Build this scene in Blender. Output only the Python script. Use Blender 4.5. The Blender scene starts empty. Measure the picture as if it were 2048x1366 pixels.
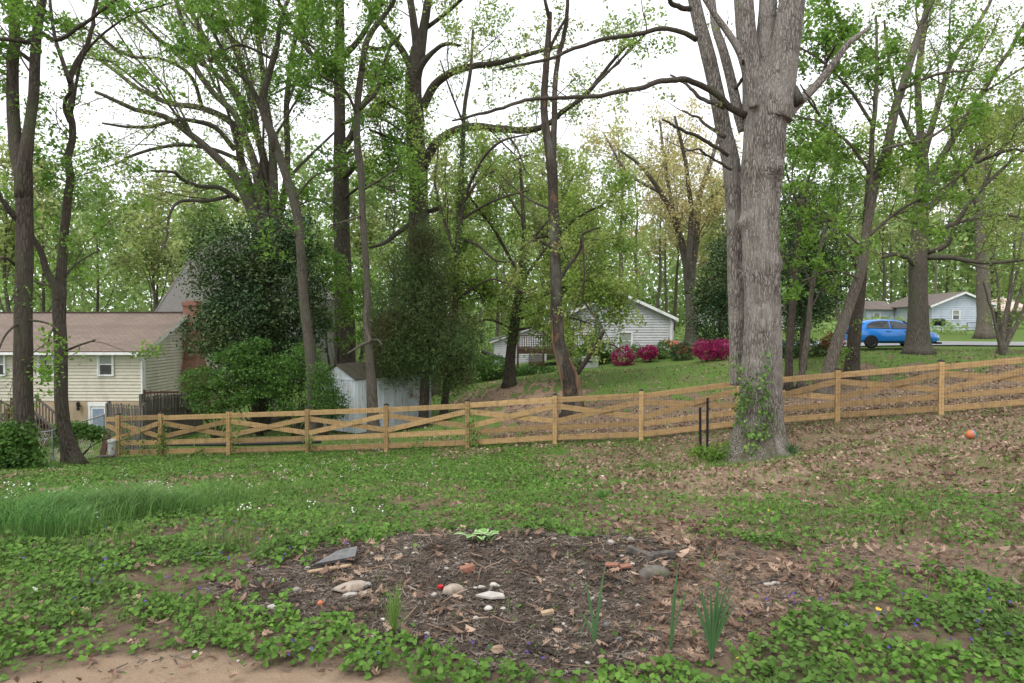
import bpy, math, random
import numpy as np
from mathutils import Vector, Matrix
SC = bpy.context.scene
COL = SC.collection
# ---------------------------------------------------------------- camera, sky, sun, exposure
FPX, EYE = 1365.0, 1.6
PITCH = math.atan(33 / FPX)
cam_d = bpy.data.cameras.new("camera"); cam = bpy.data.objects.new("camera", cam_d); COL.objects.link(cam)
cam_d.lens = 24.0; cam_d.sensor_width = 36.0; cam_d.clip_end = 2000; cam_d.clip_start = 0.05
cam.location = (0, 0, EYE); cam.rotation_euler = (math.pi / 2 - PITCH, 0, 0)
SC.camera = cam
SUN_EL, SUN_AZ = math.radians(58), math.radians(215)
w = bpy.data.worlds.new("World"); SC.world = w; w.use_nodes = True
nt = w.node_tree; bgn = nt.nodes["Background"]
sky = nt.nodes.new("ShaderNodeTexSky"); sky.sky_type = 'NISHITA'; sky.sun_disc = False
sky.sun_elevation = SUN_EL; sky.sun_rotation = SUN_AZ; sky.air_density = 1.0; sky.dust_density = 4.0
hsv = nt.nodes.new("ShaderNodeHueSaturation"); hsv.inputs['Saturation'].default_value = 0.12
mixw = nt.nodes.new("ShaderNodeMix"); mixw.data_type = 'RGBA'
cl = nt.nodes.new("ShaderNodeTexNoise"); cl.inputs['Scale'].default_value = 2.2; cl.inputs['Detail'].default_value = 4
tcw = nt.nodes.new("ShaderNodeTexCoord"); nt.links.new(tcw.outputs['Generated'], cl.inputs['Vector'])
rw = nt.nodes.new("ShaderNodeValToRGB")
rw.color_ramp.elements[0].position = 0.3; rw.color_ramp.elements[0].color = (10.6, 10.9, 11.6, 1)
rw.color_ramp.elements[1].position = 0.7; rw.color_ramp.elements[1].color = (12.6, 12.7, 13.0, 1)
nt.links.new(cl.outputs['Fac'], rw.inputs['Fac'])
nt.links.new(sky.outputs[0], hsv.inputs['Color'])
mixw.inputs[0].default_value = 0.8
nt.links.new(hsv.outputs[0], mixw.inputs[6]); nt.links.new(rw.outputs[0], mixw.inputs[7])
nt.links.new(mixw.outputs[2], bgn.inputs['Color']); bgn.inputs['Strength'].default_value = 0.105
sd = bpy.data.lights.new("sun", 'SUN'); so = bpy.data.objects.new("sun", sd); COL.objects.link(so)
sd.energy = 1.3; sd.angle = math.radians(25); sd.color = (1, 0.97, 0.92)
so.rotation_euler = (math.pi / 2 - SUN_EL, 0, math.pi - SUN_AZ)
SC.view_settings.view_transform = 'Standard'; SC.view_settings.look = 'None'
SC.view_settings.gamma = 1; SC.view_settings.use_curve_mapping = False
SC.view_settings.exposure = 0.55
SC.cycles.max_bounces = 6; SC.cycles.diffuse_bounces = 3; SC.cycles.glossy_bounces = 2
SC.cycles.transmission_bounces = 4; SC.cycles.transparent_max_bounces = 4
SC.cycles.use_denoising = True

# ---------------------------------------------------------------- helpers
R = np.random.default_rng(7)
CT, ST = math.cos(PITCH), math.sin(PITCH)
def W(px, py, d):
    """place seen at photo position (px,py) and d metres away"""
    u = (px - 1024) / FPX; v = (683 - py) / FPX
    y = CT + v * ST; z = v * CT - ST
    return np.array([u / y * d, d, EYE + z / y * d])
def project(P):
    x, y, z = P[..., 0], P[..., 1], P[..., 2] - EYE
    f = np.maximum(y * CT - z * ST, 1e-3); up = z * CT + y * ST
    return 1024 + FPX * x / f, 683 - FPX * up / f
def hash3(i, j, k, s=0):
    h = (i.astype(np.int64) * 374761393 + j.astype(np.int64) * 668265263 + k.astype(np.int64) * 2147483647 + s * 144665) & 0x7fffffff
    h = ((h ^ (h >> 13)) * 1274126177) & 0x7fffffff
    return ((h ^ (h >> 16)) & 0xffff) / 65535.0
def vnoise(x, y, z=0, s=0):
    x, y, z = np.broadcast_arrays(np.asarray(x, float), np.asarray(y, float), np.asarray(z, float))
    i, j, k = np.floor(x), np.floor(y), np.floor(z); fx, fy, fz = x - i, y - j, z - k
    fx, fy, fz = [t * t * (3 - 2 * t) for t in (fx, fy, fz)]; r = 0
    for a in (0, 1):
        for b in (0, 1):
            for c in (0, 1):
                r = r + hash3(i + a, j + b, k + c, s) * (fx if a else 1 - fx) * (fy if b else 1 - fy) * (fz if c else 1 - fz)
    return r
def fbm(x, y, z=0, s=0, o=3):
    r, a, t = 0, 1, 0
    for q in range(o): r = r + a * vnoise(np.asarray(x) * 2 ** q, np.asarray(y) * 2 ** q, np.asarray(z) * 2 ** q, s + q); t += a; a *= .5
    return r / t
class Geo:
    def __init__(s): s.V = []; s.F = []; s.n = 0
    def add(s, V, *F):
        V = np.asarray(V, float).reshape(-1, 3); s.V.append(V)
        for f in F: s.F.append(np.asarray(f, int) + s.n)
        s.n += len(V); return s
    def obox(s, c, a, b, d):
        c, a, b, d = [np.asarray(t, float) for t in (c, a, b, d)]
        V = [c + i * a + j * b + k * d for i in (-1, 1) for j in (-1, 1) for k in (-1, 1)]
        return s.add(V, [(0, 1, 3, 2), (4, 6, 7, 5), (0, 4, 5, 1), (2, 3, 7, 6), (0, 2, 6, 4), (1, 5, 7, 3)])
    def box(s, x0, x1, y0, y1, z0, z1):
        return s.obox(((x0 + x1) / 2, (y0 + y1) / 2, (z0 + z1) / 2), ((x1 - x0) / 2, 0, 0), (0, (y1 - y0) / 2, 0), (0, 0, (z1 - z0) / 2))
    def beam(s, p, q, wd, th, side=None):
        """wd along 'side'; th perpendicular"""
        p, q = np.asarray(p, float), np.asarray(q, float); t = q - p; L = np.linalg.norm(t); t /= L
        sd_ = np.array(side if side is not None else (0, 0, 1.), float); n = np.cross(t, sd_); n /= np.linalg.norm(n); u = np.cross(n, t)
        return s.obox((p + q) / 2, t * L / 2, u * wd / 2, n * th / 2)
    def poly(s, pts, off):
        """prism: polygon extruded by off"""
        pts = np.asarray(pts, float); n = len(pts); V = np.vstack([pts, pts + np.asarray(off, float)])
        s.add(V, [tuple(range(n))], [tuple(range(2 * n - 1, n - 1, -1))], [(i, n + i, n + (i + 1) % n, (i + 1) % n) for i in range(n)]); return s
    def tube(s, P, r, n=8, cap=True):
        P = np.asarray(P, float); K = len(P); r = np.broadcast_to(np.asarray(r, float), (K,))
        T = np.gradient(P, axis=0); T /= np.linalg.norm(T, axis=1)[:, None] + 1e-9
        ref = np.array((0, 1, 0.)) if abs(T[0, 1]) < .8 else np.array((1, 0, 0.)); u = ref - T[0] * ref.dot(T[0]); u /= np.linalg.norm(u)
        ang = np.arange(n) * 2 * math.pi / n; V = []
        for i in range(K):
            u = u - T[i] * u.dot(T[i]); u /= np.linalg.norm(u) + 1e-9; v = np.cross(T[i], u)
            V.append(P[i] + r[i] * (np.cos(ang)[:, None] * u + np.sin(ang)[:, None] * v))
        V = np.vstack(V); a = np.arange(K - 1)[:, None] * n + np.arange(n)[None]; b = np.arange(K - 1)[:, None] * n + (np.arange(n)[None] + 1) % n
        s.add(V, np.stack([a, b, b + n, a + n], -1).reshape(-1, 4))
        if cap: s.F.append(np.array([list(range(n))[::-1]]) + s.n - len(V)); s.F.append(np.array([list(range(n))]) + s.n - n)
        return s
    def lathe(s, prof, n=16, axis=2, c=(0, 0, 0)):
        ang = np.arange(n) * 2 * math.pi / n; V = []
        for r, h in prof:
            q = np.stack([r * np.cos(ang), r * np.sin(ang), np.full(n, h)], -1); V.append(q)
        V = np.vstack(V)
        if axis == 1: V = V[:, [0, 2, 1]]
        V = V + np.asarray(c); K = len(prof); a = np.arange(K - 1)[:, None] * n + np.arange(n)[None]; b = np.arange(K - 1)[:, None] * n + (np.arange(n)[None] + 1) % n
        s.add(V, np.stack([a, b, b + n, a + n], -1).reshape(-1, 4)); return s
def to_mesh(name, g, mat, smooth=False, off=None, attr=None):
    V = np.vstack(g.V); V = V - np.asarray(off if off is not None else 0.0)
    fl = [np.atleast_2d(f) for f in g.F if len(f)]
    cnt = np.concatenate([np.full(len(f), f.shape[1]) for f in fl]); idx = np.concatenate([f.ravel() for f in fl])
    m = bpy.data.meshes.new(name); m.vertices.add(len(V)); m.vertices.foreach_set('co', V.ravel().astype(np.float32))
    m.loops.add(len(idx)); m.loops.foreach_set('vertex_index', idx.astype(np.int32))
    st = np.concatenate([[0], np.cumsum(cnt)[:-1]]); m.polygons.add(len(cnt)); m.polygons.foreach_set('loop_start', st.astype(np.int32))
    m.polygons.foreach_set('use_smooth', np.full(len(cnt), bool(smooth)))
    if attr is not None:
        a = m.color_attributes.new('cov', 'FLOAT_COLOR', 'POINT'); a.data.foreach_set('color', attr.ravel().astype(np.float32))
    m.update(calc_edges=True)
    if mat: m.materials.append(mat)
    return m
def tag(o, label=None, cat=None, group=None, kind=None):
    for k, v in (('label', label), ('category', cat), ('group', group), ('kind', kind)):
        if v: o[k] = v
    return o
ORG = {}
def thing(name, label, cat, loc=(0, 0, 0), rz=0, group=None):
    o = bpy.data.objects.new(name, None); COL.objects.link(o); o.location = loc; o.rotation_euler = (0, 0, rz); o.empty_display_size = .1
    ORG[o.name] = np.array(loc, float); return tag(o, label, cat, group)
def part(name, g, mat, parent, smooth=False, world=False, label=None, kind=None):
    """a mesh child; world=True means g is in world coordinates"""
    off = None; r = parent
    while r.parent: r = r.parent
    if world: off = ORG[r.name]
    me = to_mesh(name, g, mat, smooth, off) if isinstance(g, Geo) else g
    o = bpy.data.objects.new(name, me); COL.objects.link(o); o.parent = parent
    return tag(o, label, kind=kind)
def solo(name, g, mat, label, cat, loc=(0, 0, 0), group=None, kind=None, smooth=False, attr=None):
    """a thing that is one mesh; g in world coordinates"""
    o = bpy.data.objects.new(name, to_mesh(name, g, mat, smooth, loc, attr)); COL.objects.link(o); o.location = loc
    return tag(o, label, cat, group, kind)
def clone(o, loc, rz=None, scale=None, label=None, mats=None):
    r = o.copy(); COL.objects.link(r); r.location = loc
    if rz is not None: r.rotation_euler = (0, 0, rz)
    if scale is not None: r.scale = scale if hasattr(scale, '__len__') else (scale,) * 3
    if label: r['label'] = label
    for ch in o.children:
        c = ch.copy(); COL.objects.link(c); c.parent = r
        if mats and ch.name.split('.')[0] in mats:
            c.material_slots[0].link = 'OBJECT'; c.material_slots[0].material = mats[ch.name.split('.')[0]]
        for g2 in ch.children:
            d = g2.copy(); COL.objects.link(d); d.parent = c
    return r

# ---------------------------------------------------------------- materials
def new_mat(name):
    m = bpy.data.materials.new(name); m.use_nodes = True; return m, m.node_tree, m.node_tree.nodes['Principled BSDF']
def N(nt, t, **kw):
    n = nt.nodes.new(t)
    for k, v in kw.items():
        if k in n.inputs: n.inputs[k].default_value = v
        else: setattr(n, k, v)
    return n
def c4(c): return (c[0], c[1], c[2], 1)
def mixc(nt, f, a, b, mode='MIX'):
    n = nt.nodes.new('ShaderNodeMix'); n.data_type = 'RGBA'; n.blend_type = mode
    for i, v in ((0, f), (6, a), (7, b)):
        if hasattr(v, 'links'): nt.links.new(v, n.inputs[i])
        elif i == 0: n.inputs[0].default_value = v
        else: n.inputs[i].default_value = c4(v)
    return n.outputs[2]
def ramp(nt, fac, p0, p1):
    n = nt.nodes.new('ShaderNodeMapRange'); n.inputs[1].default_value = p0; n.inputs[2].default_value = p1
    nt.links.new(fac, n.inputs[0]); return n.outputs[0]
def noise(nt, scale, vec=(1, 1, 1), detail=4, rough=.6, coord='Object', dist=0):
    tc = nt.nodes.new('ShaderNodeTexCoord'); mp = nt.nodes.new('ShaderNodeMapping'); mp.inputs['Scale'].default_value = vec
    nt.links.new(tc.outputs[coord], mp.inputs[0]); n = N(nt, 'ShaderNodeTexNoise', Scale=scale, Detail=detail, Roughness=rough, Distortion=dist)
    nt.links.new(mp.outputs[0], n.inputs['Vector']); return n.outputs['Fac']
def bump(nt, h, bsdf, strength=.4, dist=.01):
    b = N(nt, 'ShaderNodeBump', Strength=strength, Distance=dist); nt.links.new(h, b.inputs['Height']); nt.links.new(b.outputs[0], bsdf.inputs['Normal'])
def mat_basic(name, a, b=None, scale=6, vec=(1, 1, 1), rough=.75, bmp=0, objvar=0, spec=.3, metal=0, p=(.35, .65), dirt=None, coat=0):
    m, nt, bs = new_mat(name); b = b or tuple(x * .8 for x in a)
    f = noise(nt, scale, vec); col = mixc(nt, ramp(nt, f, *p), a, b)
    if dirt:
        f2 = noise(nt, dirt[1], (1, 1, .5), 5); col = mixc(nt, ramp(nt, f2, .5, .72), col, dirt[0])
    if objvar:
        oi = nt.nodes.new('ShaderNodeObjectInfo'); h = nt.nodes.new('ShaderNodeHueSaturation')
        mr = nt.nodes.new('ShaderNodeMapRange'); mr.inputs[3].default_value = 1 - objvar; mr.inputs[4].default_value = 1 + objvar
        nt.links.new(oi.outputs['Random'], mr.inputs[0]); nt.links.new(mr.outputs[0], h.inputs['Value']); nt.links.new(col, h.inputs['Color']); col = h.outputs[0]
    nt.links.new(col, bs.inputs['Base Color']); bs.inputs['Roughness'].default_value = rough; bs.inputs['Specular IOR Level'].default_value = spec; bs.inputs['Metallic'].default_value = metal
    if coat: bs.inputs['Coat Weight'].default_value = coat; bs.inputs['Coat Roughness'].default_value = .05
    if bmp: bump(nt, f, bs, bmp, .01)
    return m
def mat_leaf(name, a, b, c=None, trans=.48, rough=.5, spec=.25, cscale=.5):
    m, nt, bs = new_mat(name); g = nt.nodes.new('ShaderNodeNewGeometry')
    col = mixc(nt, g.outputs['Random Per Island'], a, b)
    if c:
        f = noise(nt, cscale, detail=2); col = mixc(nt, ramp(nt, f, .42, .62), col, c)
    mm = N(nt, 'ShaderNodeMath', operation='MULTIPLY'); mm.inputs[1].default_value = 37.1; nt.links.new(g.outputs['Random Per Island'], mm.inputs[0])
    fr = N(nt, 'ShaderNodeMath', operation='FRACT'); nt.links.new(mm.outputs[0], fr.inputs[0])
    h = nt.nodes.new('ShaderNodeHueSaturation'); mr = nt.nodes.new('ShaderNodeMapRange'); mr.inputs[3].default_value = .62; mr.inputs[4].default_value = 1.35
    nt.links.new(fr.outputs[0], mr.inputs[0]); nt.links.new(mr.outputs[0], h.inputs['Value']); nt.links.new(col, h.inputs['Color']); col = h.outputs[0]
    nt.links.new(col, bs.inputs['Base Color']); bs.inputs['Roughness'].default_value = rough; bs.inputs['Specular IOR Level'].default_value = spec
    if trans:
        tr = nt.nodes.new('ShaderNodeBsdfTranslucent'); nt.links.new(col, tr.inputs['Color']); mx = nt.nodes.new('ShaderNodeMixShader'); mx.inputs[0].default_value = trans
        nt.links.new(bs.outputs[0], mx.inputs[1]); nt.links.new(tr.outputs[0], mx.inputs[2]); nt.links.new(mx.outputs[0], nt.nodes['Material Output'].inputs['Surface'])
    return m
def mat_bark(name, light, dark, scale=9, moss=None, patch=None, bs_=.8, foot=None):
    m, nt, bs = new_mat(name)
    tc = nt.nodes.new('ShaderNodeTexCoord'); mp = nt.nodes.new('ShaderNodeMapping'); mp.inputs['Scale'].default_value = (1, 1, .16)
    nt.links.new(tc.outputs['Object'], mp.inputs[0])
    dn = N(nt, 'ShaderNodeTexNoise', Scale=scale * .6, Detail=3); nt.links.new(mp.outputs[0], dn.inputs['Vector'])
    vm = nt.nodes.new('ShaderNodeVectorMath'); vm.operation = 'MULTIPLY_ADD'; vm.inputs[1].default_value = (.14, .14, .14)
    nt.links.new(dn.outputs['Color'], vm.inputs[0]); nt.links.new(mp.outputs[0], vm.inputs[2])
    vo = N(nt, 'ShaderNodeTexVoronoi', Scale=scale * 2); vo.feature = 'DISTANCE_TO_EDGE'; nt.links.new(vm.outputs[0], vo.inputs['Vector'])
    n2 = noise(nt, scale * 5, (1, 1, .3), 6, .7)
    f = ramp(nt, vo.outputs['Distance'], 0.0, .22)
    ad = N(nt, 'ShaderNodeMath', operation='MULTIPLY'); nt.links.new(f, ad.inputs[0]); nt.links.new(ramp(nt, n2, .2, .7), ad.inputs[1])
    col = mixc(nt, ad.outputs[0], dark, light)
    n3 = noise(nt, 1.1, detail=3); col = mixc(nt, ramp(nt, n3, .45, .7), col, tuple(x * .62 for x in light))
    if patch: n5 = noise(nt, 3.5, (1, 1, .6), 4); col = mixc(nt, ramp(nt, n5, .56, .62), col, patch)
    if moss: n4 = noise(nt, 2.0, (1, 1, .35), 5); col = mixc(nt, ramp(nt, n4, .52, .68), col, moss)
    if foot:
        sx = nt.nodes.new('ShaderNodeSeparateXYZ'); nt.links.new(tc.outputs['Object'], sx.inputs[0]); nf = noise(nt, 5, (1, 1, .5), 5); z1 = ramp(nt, sx.outputs[2], 1.5, .0)
        mu = N(nt, 'ShaderNodeMath', operation='MULTIPLY'); nt.links.new(z1, mu.inputs[0]); nt.links.new(ramp(nt, nf, .36, .6), mu.inputs[1]); col = mixc(nt, mu.outputs[0], col, foot)
    nt.links.new(col, bs.inputs['Base Color']); bs.inputs['Roughness'].default_value = .9; bs.inputs['Specular IOR Level'].default_value = .15
    bump(nt, ad.outputs[0], bs, bs_, .03); return m
M = {}
M['oak'] = mat_bark('oak_bark', (.62, .57, .51), (.065, .052, .043), 14, bs_=1.0, foot=(.13, .125, .07))
M['bark'] = mat_bark('dark_bark', (.15, .125, .10), (.035, .029, .024), 10, moss=(.085, .09, .055))
M['bark2'] = mat_bark('grey_bark', (.20, .175, .145), (.06, .05, .04), 9, moss=(.10, .11, .07))
M['barkl'] = mat_bark('pale_bark', (.26, .23, .19), (.09, .075, .06), 8)
M['barkr'] = mat_bark('flaking_bark', (.12, .10, .08), (.03, .024, .02), 12, patch=(.135, .088, .058), moss=(.14, .14, .12))
M['wound'] = mat_basic('bare_wood', (.19, .12, .07), (.08, .05, .032), 14, (1, 1, .15), bmp=.6)
M['twig'] = mat_basic('twig_bark', (.11, .088, .068), (.06, .05, .04), 5, rough=.9, spec=.1)
M['twigl'] = mat_basic('pale_twig_bark', (.20, .165, .125), (.11, .09, .07), 5, rough=.9, spec=.1)
M['maple'] = mat_leaf('maple_leaves', (.135, .26, .035), (.20, .325, .055), (.12, .24, .04))
M['maple2'] = mat_leaf('bright_maple_leaves', (.16, .31, .04), (.24, .37, .065), (.13, .26, .04))
M['lime'] = mat_leaf('young_yellow_green_leaves', (.27, .34, .08), (.36, .40, .13), (.22, .33, .07))
M['spring'] = mat_leaf('pale_spring_leaves', (.27, .38, .075), (.37, .45, .14), (.22, .35, .07))
M['gold'] = mat_leaf('golden_young_leaves', (.56, .45, .20), (.64, .54, .28), (.46, .46, .18))
M['farg'] = mat_leaf('soft_green_far_leaves', (.27, .38, .12), (.36, .46, .18), (.22, .34, .10))  # leaf green paled to stand in for distance haze
M['fary'] = mat_leaf('soft_yellow_far_leaves', (.40, .45, .17), (.48, .52, .24), (.32, .40, .13))  # haze lightening mixed into the yellow leaf colour as well
M['holly'] = mat_leaf('holly_leaves', (.028, .065, .022), (.05, .10, .035), (.07, .11, .03), trans=.1, rough=.48, spec=.3)
M['cedar'] = mat_leaf('cedar_needles', (.06, .115, .035), (.10, .16, .05), (.10, .11, .045), trans=.3, rough=.7)
M['shrub'] = mat_leaf('shrub_leaves', (.085, .19, .038), (.15, .27, .06), (.065, .14, .03))
M['ivy'] = mat_leaf('ivy_leaves', (.08, .18, .03), (.15, .27, .06), (.18, .28, .07), trans=.2)
M['azalea'] = mat_leaf('azalea_blossoms', (.33, .012, .10), (.50, .035, .19), (.20, .01, .06), trans=.2, cscale=2)
M['coral'] = mat_leaf('coral_blossoms', (.75, .18, .12), (.85, .30, .20), trans=.2)
M['redl'] = mat_leaf('red_leaves', (.30, .03, .03), (.42, .08, .06), (.12, .14, .04), trans=.2, cscale=2)
M['violet'] = mat_leaf('violet_leaves', (.072, .165, .022), (.135, .245, .042), (.075, .145, .026), trans=.25, rough=.6, spec=.2, cscale=1.3)
M['grass'] = mat_leaf('grass_blades', (.10, .205, .038), (.18, .29, .065), (.13, .20, .05), trans=.3, cscale=.8)
M['onion'] = mat_leaf('tall_grass_blades', (.065, .18, .04), (.13, .27, .06), (.11, .21, .05), trans=.25)
M['strap'] = mat_leaf('strap_leaves', (.055, .13, .05), (.09, .18, .07), trans=.2, rough=.4)
M['litter'] = mat_leaf('dead_leaves', (.24, .16, .115), (.42, .31, .23), (.17, .11, .08), trans=.12, rough=.85, spec=.1, cscale=3)
M['mulch'] = mat_leaf('wood_mulch', (.11, .09, .072), (.23, .195, .165), (.065, .052, .043), trans=0, rough=.95, spec=.05, cscale=6)
M['flower_w'] = mat_leaf('white_petals', (.75, .75, .68), (.85, .85, .8), trans=.2)
M['flower_v'] = mat_leaf('violet_petals', (.07, .035, .24), (.13, .07, .36), trans=.2)
M['flower_y'] = mat_leaf('yellow_petals', (.7, .5, .04), (.8, .6, .08), trans=.2)

# ---------------------------------------------------------------- ground height
CP = [(600, 1366, 3.2, 0), (1024, 1366, 3.2, 0), (1450, 1366, 3.2, 0)]
GP = [  # photo x, y, distance
 (0,1250,3.6),(1024,1200,3.98),(2048,1250,3.6),(1500,1200,3.95),(500,1200,4.0),(0,1110,4.9),(500,1090,5.1),(2048,1110,4.8),(1024,1085,5.05),(1500,1090,5.0),
 (960,1045,5.9),(0,1040,6.6),(400,1030,6.7),(700,1035,6.5),(1400,1035,6.2),(2048,1010,6.6),(1700,1020,6.6),
 (0,985,9.5),(300,985,9.4),(700,985,9.0),(1200,985,8.8),(1600,960,9.3),(2048,915,9.8),
 (0,955,12.5),(300,948,13.2),(700,945,12.6),(1100,940,12.6),(1300,935,12.6),(1510,926,14.2),(1700,900,12.8),(2048,866,12.6),
 (50,938,16),(145,930,17),(235,916,21),(456,912,20.3),(614,909,19.9),(772,904,19.4),(935,895,19.2),(1110,886,18.8),(1283,880,18.4),(1480,858,17.9),(1676,843,17.5),(1883,830,17.0),(2060,818,16.6),
 (0,925,20),(-200,950,18),(2300,800,16),
 (711,866,25),(640,868,25.5),(842,862,26),(500,880,24.5),(300,885,27),(285,872,31),(0,885,31),(-300,885,31),
 (1145,832,22),(940,830,24),(1300,812,23),(1500,790,24),(1700,768,25),(1900,745,26),(2048,735,25),(1020,772,29),(1240,765,28),
 (1100,742,37),(1280,718,39),(1425,722,34),(1340,730,35),(1600,712,33),(1750,712,31),(1900,702,33),(2048,700,33),
 (880,790,33),(640,790,38),(300,800,42),(100,800,42),(1000,735,45),(1240,708,46),(1700,692,37),(1870,690,37),(2048,691,38),
 (1450,690,44),(1350,690,50),(1900,682,44),(2048,682,44),(1930,661,61),(1700,668,55),(1400,668,65),(1200,672,70),(800,690,75),(400,705,80),(0,715,80),(2300,650,70)]
cx = [W(*p) for p in GP]
ex = [(0, 0, 0), (-4, 0, .0), (4, 0, 0), (0, -6, 0), (-30, -30, 0), (30, -30, .2), (-70, 20, -3), (60, 10, .6), (-90, 120, 1.5), (0, 130, 1.5), (100, 120, 2.2), (-160, 0, 0), (160, 0, 1), (0, 320, 2.5), (-250, 300, 3), (250, 300, 3), (-250, -100, 0), (250, -100, 0)]
CP = np.array([tuple(c) for c in cx] + ex)
_n = len(CP); _d = np.linalg.norm(CP[:, None, :2] - CP[None, :, :2], axis=-1)
_K = np.where(_d > 0, _d ** 2 * np.log(_d + 1e-9), 0) + np.eye(_n) * .25
_A = np.zeros((_n + 3, _n + 3)); _A[:_n, :_n] = _K; _P = np.c_[np.ones(_n), CP[:, :2]]; _A[:_n, _n:] = _P; _A[_n:, :_n] = _P.T
_w = np.linalg.solve(_A, np.r_[CP[:, 2], 0, 0, 0])
def G(x, y, fine=True):
    x, y = np.asarray(x, float), np.asarray(y, float); sh = np.broadcast(x, y).shape
    xf, yf = np.broadcast_to(x, sh).ravel(), np.broadcast_to(y, sh).ravel(); out = np.empty(len(xf))
    for i in range(0, len(xf), 20000):
        a, b = xf[i:i + 20000], yf[i:i + 20000]; r2 = (a[:, None] - CP[None, :, 0]) ** 2 + (b[:, None] - CP[None, :, 1]) ** 2
        out[i:i + 20000] = (np.where(r2 > 0, .5 * r2 * np.log(r2 + 1e-12), 0) @ _w[:_n]) + _w[_n] + _w[_n + 1] * a + _w[_n + 2] * b
    z = out
    z = z + .13 * np.exp(-(((xf + .1) / 1.25) ** 2 + ((yf - 4.75) / .62) ** 2))
    if fine: z = z + .05 * (fbm(xf * .9, yf * .9, 0, 3) - .5) + .02 * (fbm(xf * 6, yf * 6, 0, 9, 2) - .5) * (yf < 20)
    return z.reshape(sh) if sh else float(z[0])
def gp(px, d):
    """standing point on the ground d metres away at photo x"""
    x = (px - 1024) / FPX * d; return np.array([x, d, G(x, d)])
def inpoly(px, py, poly):
    r = np.zeros(px.shape, bool); n = len(poly)
    for i in range(n):
        x1, y1 = poly[i]; x2, y2 = poly[(i + 1) % n]
        c = ((y1 > py) != (y2 > py)) & (px < (x2 - x1) * (py - y1) / (y2 - y1 + 1e-9) + x1); r ^= c
    return r
MOUND = [(470,1195),(560,1150),(640,1112),(730,1088),(870,1062),(1000,1056),(1150,1066),(1300,1085),(1350,1110),(1440,1140),(1540,1180),(1500,1250),(1440,1330),(1380,1380),(1090,1380),(1000,1345),(850,1300),(720,1272),(620,1262),(540,1235)]
TAN = [(-900,1460),(-900,1372),(-50,1362),(220,1330),(440,1312),(520,1318),(640,1340),(850,1385),(1000,1400),(1300,1440)]
VIO1 = [(540,1240),(640,1265),(740,1275),(860,1300),(1000,1340),(1090,1372),(1100,1420),(840,1410),(800,1375),(640,1335),(560,1312)]
VIO2 = [(1480,1300),(1560,1250),(1640,1215),(1740,1195),(1840,1160),(1960,1165),(2700,1190),(3400,1500),(1200,1450),(1330,1345)]
LIT1 = [(1290,1150),(1310,1085),(1440,1060),(1560,1095),(1660,1150),(1750,1180),(1600,1230),(1480,1290),(1400,1350),(1280,1330),(1300,1220)]
LITR = [(1560,1000),(1500,960),(1560,880),(1700,850),(2300,790),(2300,1010),(1900,985),(1750,1010)]
BARE = [(1640,1110),(1850,1070),(2260,1060),(2300,1150),(1900,1145),(1760,1165)]
LITC = [(1000,905),(1480,870),(1560,930),(1450,1000),(1300,985),(1150,940)]
ROOT = [(1330,930),(1450,905),(1620,920),(1560,960),(1400,985),(1330,965)]
REDD = [(930,790),(1010,768),(1140,760),(1150,800),(1050,815),(900,830)]
BACKL = [(1000,815),(1200,800),(1480,785),(1600,760),(1760,735),(2300,715),(2300,830),(1676,850),(1283,885),(1000,890)]
def cover(x, y, z=None):
    """world ground cover: green, litter, dark soil, tan soil amounts in 0..1"""
    z = G(x, y, False) if z is None else z
    px, py = project(np.stack([x, y, z], -1))
    n1 = fbm(x * 2.3, y * 1.6, 0, 21, 3) - .5 + .5 * (vnoise(x * 14, y * 14, 0, 2) - .5); n2 = fbm(x * 2.3 + 50, y * 1.6, 0, 31, 3) - .5 + .5 * (vnoise(x * 14, y * 14, 5, 2) - .5); n3 = fbm(x * .7, y * .5, 0, 41, 3)
    qx = px + n1 * 190; qy = py + n2 * 75
    g = np.clip(1.0 - (qx - 1050) / 600, .42, 1.0); g = np.where(n3 > .63, g * .6, g); l = np.clip(1.1 - g, .05, 1); dk = np.zeros_like(g); tn = np.zeros_like(g)
    def put(poly, a, b, c, d, soft=None):
        nonlocal g, l, dk, tn
        k = inpoly(qx, qy, poly)
        g = np.where(k, a, g); l = np.where(k, b, l); dk = np.where(k, c, dk); tn = np.where(k, d, tn)
    put([(-300,1230),(560,1225),(700,1290),(500,1330),(-300,1345)], 1.0, .12, 0, 0)
    put(LITR, .26, .95, 0, .2); put(LITC, .35, .7, 0, .1); put(ROOT, .2, .4, 0, .8); put(BARE, .15, .4, .3, .5)
    put([(1380,1050),(1600,990),(2300,985),(2300,1065),(1900,1075),(1650,1110),(1500,1075)], .85, .3, 0, 0)
    put(MOUND, .035, .24, 1, 0); put(LIT1, .08, 1.0, .35, 0); put(TAN, .04, .14, 0, 1); put(VIO1, .95, .1, 0, .2); put(VIO2, .97, .15, 0, 0)
    beh = y > 19.3 - .17 * x
    g = np.where(beh, np.clip(1.25 - n3 * .8, .3, 1), g); l = np.where(beh, .3, l); dk = np.where(beh, 0, dk); tn = np.where(beh, 0, tn)
    k = inpoly(qx, qy, BACKL) & beh; g = np.where(k, .3, g); l = np.where(k, .8, l); dk = np.where(k, .5, dk)
    k = inpoly(qx, qy, REDD) & beh; g = np.where(k, .1, g); l = np.where(k, .4, l); tn = np.where(k, .9, tn)
    return g, l, dk, tn
xs = np.concatenate([np.linspace(-260, -40, 14)[:-1], np.linspace(-40, -12, 57)[:-1], np.linspace(-12, 12, 171)[:-1], np.linspace(12, 40, 57)[:-1], np.linspace(40, 260, 14)])
ys = np.concatenate([np.linspace(-60, 2, 14)[:-1], np.linspace(2, 9, 91)[:-1], np.linspace(9, 24, 81)[:-1], np.linspace(24, 60, 50)[:-1], np.linspace(60, 380, 30)])
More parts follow.
